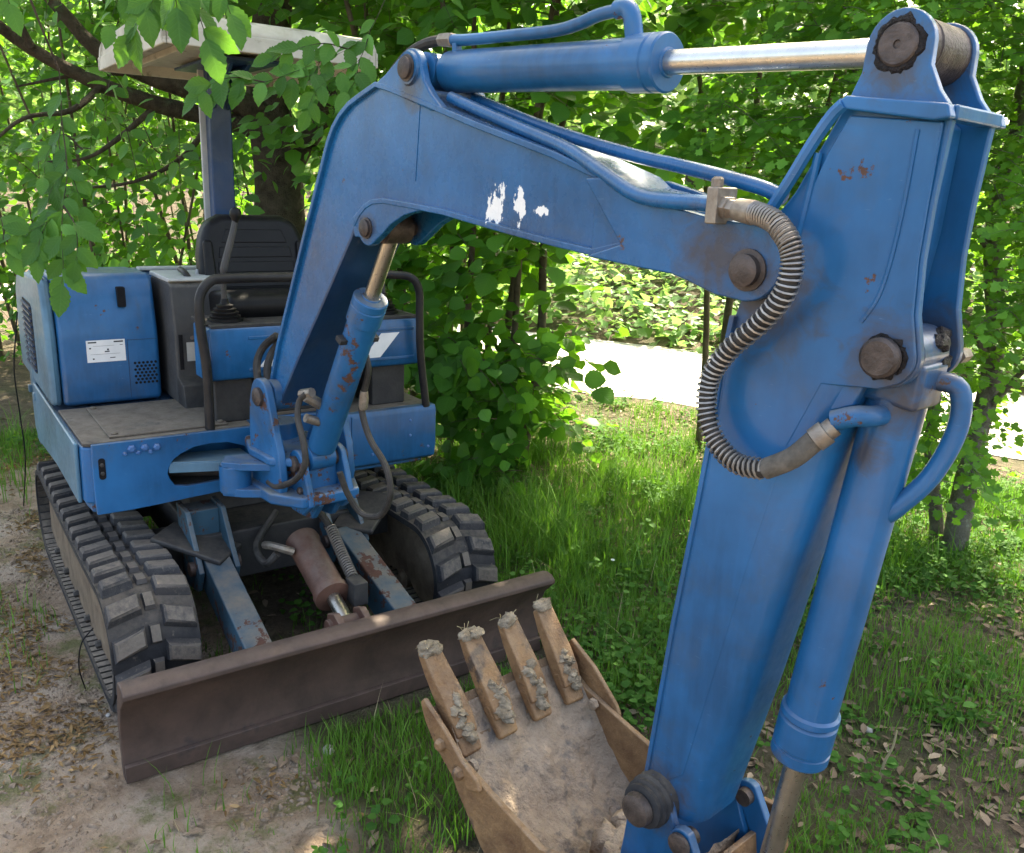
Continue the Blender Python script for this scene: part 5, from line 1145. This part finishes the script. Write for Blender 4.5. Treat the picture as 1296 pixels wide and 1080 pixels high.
def blades(name, pts, h0, h1, wd, m, bend=.5, **pr):
    n = len(pts); z = np.array([gz(x, y) for x, y in pts]); th = rng.uniform(0, 2*np.pi, n)
    hh = np.array([h0+(h1-h0)*max(0, min(1, .45+.9*fbm(x, y, 1.4, 12))) for x, y in pts])*rng.uniform(.45, 1.2, n)
    d = np.stack([np.cos(th), np.sin(th)], 1); s = np.stack([-np.sin(th), np.cos(th)], 1); V = np.zeros((n, 7, 3)); bd = rng.uniform(.1, 1.0, n)*bend
    for i, (t_, w_) in enumerate(((0, 1), (.4, .85), (.75, .5))):
        c = pts+d*(bd*hh*t_*t_)[:, None]; zz = z-.008+hh*t_*(1-.25*bd*t_)
        for j, sg in enumerate((-1, 1)):
            V[:, i*2+j, :2] = c+s*(sg*wd*w_*(.6+.5*rng.random(n)))[:, None]; V[:, i*2+j, 2] = zz
    V[:, 6, :2] = pts+d*(bd*hh)[:, None]; V[:, 6, 2] = z+hh*(1-.25*bd)-.004
    base = (np.arange(n)*7)[:, None]
    F = np.concatenate([base+np.array(q) for q in ((0, 1, 3), (0, 3, 2), (2, 3, 5), (2, 5, 4), (4, 5, 6))])
    me = fast_mesh(name, V.reshape(-1, 3), F, m); o = bpy.data.objects.new(name, me); COL.objects.link(o); o['kind'] = 'stuff'
    for k, v in pr.items(): o[k] = v
    return o
g = scatter(72000, -2.6, 3.0, -1.4, 4.2, gdens)
blades('grass', g, .035, .15, .0022, 'grass', .7, label='short green grass around the excavator', category='grass')
def tall(x, y):
    if not frame_ok(x, y) or in_machine(x, y): return 0
    b_ = x*HN[0]+y*HN[1]; a = x*HD[0]+y*HD[1]; px, py = pix(0, 0, np.array([x, y, 0]))
    v = 0
    if 560 < px < 880 and 560 < py < 740: v = .9
    elif px > 1080 and 560 < py < 760: v = .5
    elif 830 < px < 1100 and 560 < py < 800: v = .35
    elif px < 40 and py < 640: v = .4
    return v*max(0, .55+fbm(x, y, 2, 15))
g = scatter(9000, -2.6, 2.6, -.9, 4.2, tall)
blades('tall_grass', g, .12, .36, .0026, 'grass', .9, label='tall soft grass in front of the hedge', category='grass')
g = scatter(700, -2.6, 2.9, -1.3, 4.0, lambda x, y: .5*grass_density(x, y) if frame_ok(x, y) else 0)
blades('dry_grass', g, .06, .24, .0013, 'straw', 1.2, label='dry straw stalks among the grass', category='straw')
# broad-leaved weeds
def wdens(x, y):
    if not frame_ok(x, y) or in_machine(x, y): return 0
    b_ = x*HN[0]+y*HN[1]
    v = (1-bare(x, y))*max(0, .15+1.3*fbm(x, y, 1.7, 21))
    px, py = pix(0, 0, np.array([x, y, 0]))
    if px < 640 and py > 850: v *= .3
    if 640 < px < 900 and 680 < py < 900: v += .3
    if px > 1000 and 620 < py < 760: v += .45
    if b_ > 3.9 and b_ < 7: v = 0
    return min(1, v)
pts = scatter(4800, -2.6, 3.0, -.9, 4.2, wdens); Pl, Dl, Nl, Sl = [], [], [], []
for x, y in pts:
    z = gz(x, y); k = rng.integers(3, 8); hgt = rng.uniform(.02, .10); sz = rng.uniform(.012, .034)
    for j in range(k):
        th = rng.uniform(0, 6.28); d_ = np.array([math.cos(th), math.sin(th), rng.uniform(-.1, .4)])
        Pl.append(np.array([x, y, z+hgt*rng.uniform(.3, 1)])+d_*sz*.5); Dl.append(d_); Nl.append(np.array([0, 0, 1])+rng.normal(0, .3, 3)); Sl.append(sz*rng.uniform(.7, 1.2))
bake_leaves('weeds', bases(np.array(Pl), np.array(Dl), np.array(Nl), np.array(Sl)), 'weed', 2, M['weed'], kind='stuff', label='low broad-leaved weeds among the grass', category='weeds')
# dead leaves, chaff and crumbs
def ldens(x, y):
    if not frame_ok(x, y) or in_machine(x, y): return 0
    b_ = x*HN[0]+y*HN[1]; v = .05
    if x > 1.0 and y > .5: v = .9
    if 1.6 < b_ < 4.0: v = .8
    if bare(x, y) > .5: v = .06
    return v*max(.05, .5+fbm(x, y, 2.4, 31))
pts = scatter(7500, -3.2, 3.2, -1.4, 4.6, ldens); n_ = len(pts)
P = np.column_stack([pts, [gz(x, y)+.004+.012*rng.random() for x, y in pts]]); D = rng.normal(0, 1, (n_, 3)); D[:, 2] *= .18; Nn = np.array([0, 0, 1])+rng.normal(0, .28, (n_, 3))
bake_leaves('dead_leaves', bases(P, D, Nn, rng.uniform(.018, .060, n_), .8), 'elm', 1, M['litter'], kind='stuff', label='brown dead leaves lying on the ground', category='dead leaves')
def cdens(x, y):
    if not frame_ok(x, y) or in_machine(x, y): return 0
    return bare(x, y)*max(0, .15+1.5*fbm(x, y, 2.8, 41))*(1.2 if x < .9 else .35)
pts = scatter(5000, -2.6, 2.6, -1.6, .2, cdens); n_ = len(pts)
P = np.column_stack([pts, [gz(x, y)+.003+.008*rng.random() for x, y in pts]]); D = rng.normal(0, 1, (n_, 3)); D[:, 2] *= .15; Nn = np.array([0, 0, 1])+rng.normal(0, .4, (n_, 3))
bake_leaves('catkin_chaff', bases(P, D, Nn, rng.uniform(.012, .036, n_), .55), 'elm', 1, M['chaff'], kind='stuff', label='orange-brown fallen catkins and chaff on the bare soil', category='chaff')
cr_T = blob((0, 0, 0), 1, 3, 4, 5, 1.1, 5); pts = scatter(5000, -1.2, 2.4, -1.6, .4, lambda x, y: (bare(x, y)*max(0, .25+fbm(x, y, 2.2, 51))) if frame_ok(x, y) and not in_machine(x, y) else 0)
T = np.array(cr_T[0]); Ft = np.array([f if len(f) == 3 else f[:3] for f in cr_T[1]]+[(f[0], f[2], f[3]) for f in cr_T[1] if len(f) == 4]); n_ = len(pts)
sc3 = rng.gamma(1.3, .0026, n_)[:, None]*rng.uniform(.5, 1.5, (n_, 3))*np.array([1, 1, .6])+.001; rot = rng.uniform(0, 6.28, n_); c_, s_ = np.cos(rot)[:, None], np.sin(rot)[:, None]
VV = T[None]*sc3[:, None, :]; VX = VV[:, :, 0]*c_-VV[:, :, 1]*s_; VY = VV[:, :, 0]*s_+VV[:, :, 1]*c_
VV = np.stack([VX+pts[:, :1], VY+pts[:, 1:], VV[:, :, 2]+np.array([gz(x, y) for x, y in pts])[:, None]], 2)
me = fast_mesh('soil_crumbs', VV.reshape(-1, 3), (Ft[None]+(np.arange(n_)*len(T))[:, None, None]).reshape(-1, 3), 'crumb'); o = bpy.data.objects.new('soil_crumbs', me); COL.objects.link(o)
o['kind'] = 'stuff'; o['label'] = 'small crumbs of dry soil'; o['category'] = 'soil'
# a few stones, a stick, a wire
def gpt(px, py):
    D = cf+cr*(px-648)/1098.0-cu*(py-540)/1098.0; return CAM+D*(-CAM[2]/D[2])
for px, py, r_, lab in ((415, 951, .016, 'small grey stone on the bare soil in front of the blade'), (137, 904, .007, 'tiny white pebble beside the front of the track'), (1098, 924, .012, 'pale pebble among dead leaves under the bucket cylinder')):
    p = gpt(px, py); o = mk('stone', blob((0, 0, 0), (r_*1.3, r_, r_*.7), px, 7, 10, .45), 'stone', ang=60); o.location = (p[0], p[1], gz(p[0], p[1])+r_*.3); o['label'] = lab; o['category'] = 'stone'
p = gpt(1112, 990); o = mk('stick', tube([(0, 0, -.02), (.0, .01, .06), (.012, .02, .12), (.01, .03, .17)], lambda t: .0045-.002*t, 6, 4), 'straw'); o.location = (p[0], p[1], gz(p[0], p[1])); o['label'] = 'short dry stick standing up from the leaf litter'; o['category'] = 'stick'
P3 = [Vector(at(118, 795, 2.62)), Vector(at(103, 815, 2.62)), Vector(at(100, 845, 2.66)), Vector(gpt(108, 872))]
o = mk('wire', tube(P3, .0022, 5, 6), 'hole'); o['label'] = 'thin dark wire bent beside the dusty track'; o['category'] = 'wire'
P3 = [Vector(at(22, 395, 3.35)), Vector(at(20, 425, 3.35)), Vector(at(18, 470, 3.4)), Vector(at(26, 530, 3.5)), Vector(at(32, 580, 3.6)), Vector(gpt(30, 640))]
o = mk('bramble_stem', tube(P3, .0028, 5, 6), 'hole'); o['label'] = 'long thin dark stem arching past the rear of the engine hood'; o['category'] = 'stem'
for px, py, lab in ((583, 845, 'white daisy growing at the foot of the blade, behind the first bucket tooth'), (772, 730, 'lone white daisy in the grass beside the end of the blade'), (640, 838, 'white daisy at the foot of the blade, behind the third bucket tooth')):
    p = gpt(px, py); root = empty('daisy', (p[0], p[1], gz(p[0], p[1])), lab, 'flower')
    mk('stalk', tube([(0, 0, -.01), (.004, 0, .05), (.006, .004, .085)], .0012, 4, 3), 'grass', root)
    mk('flower_head', lathe((.006, .004, .083), (.006, .004, .091), [(0, .003), (.004, .009), (.007, .007), (.008, .002)], 10), 'petal', root)
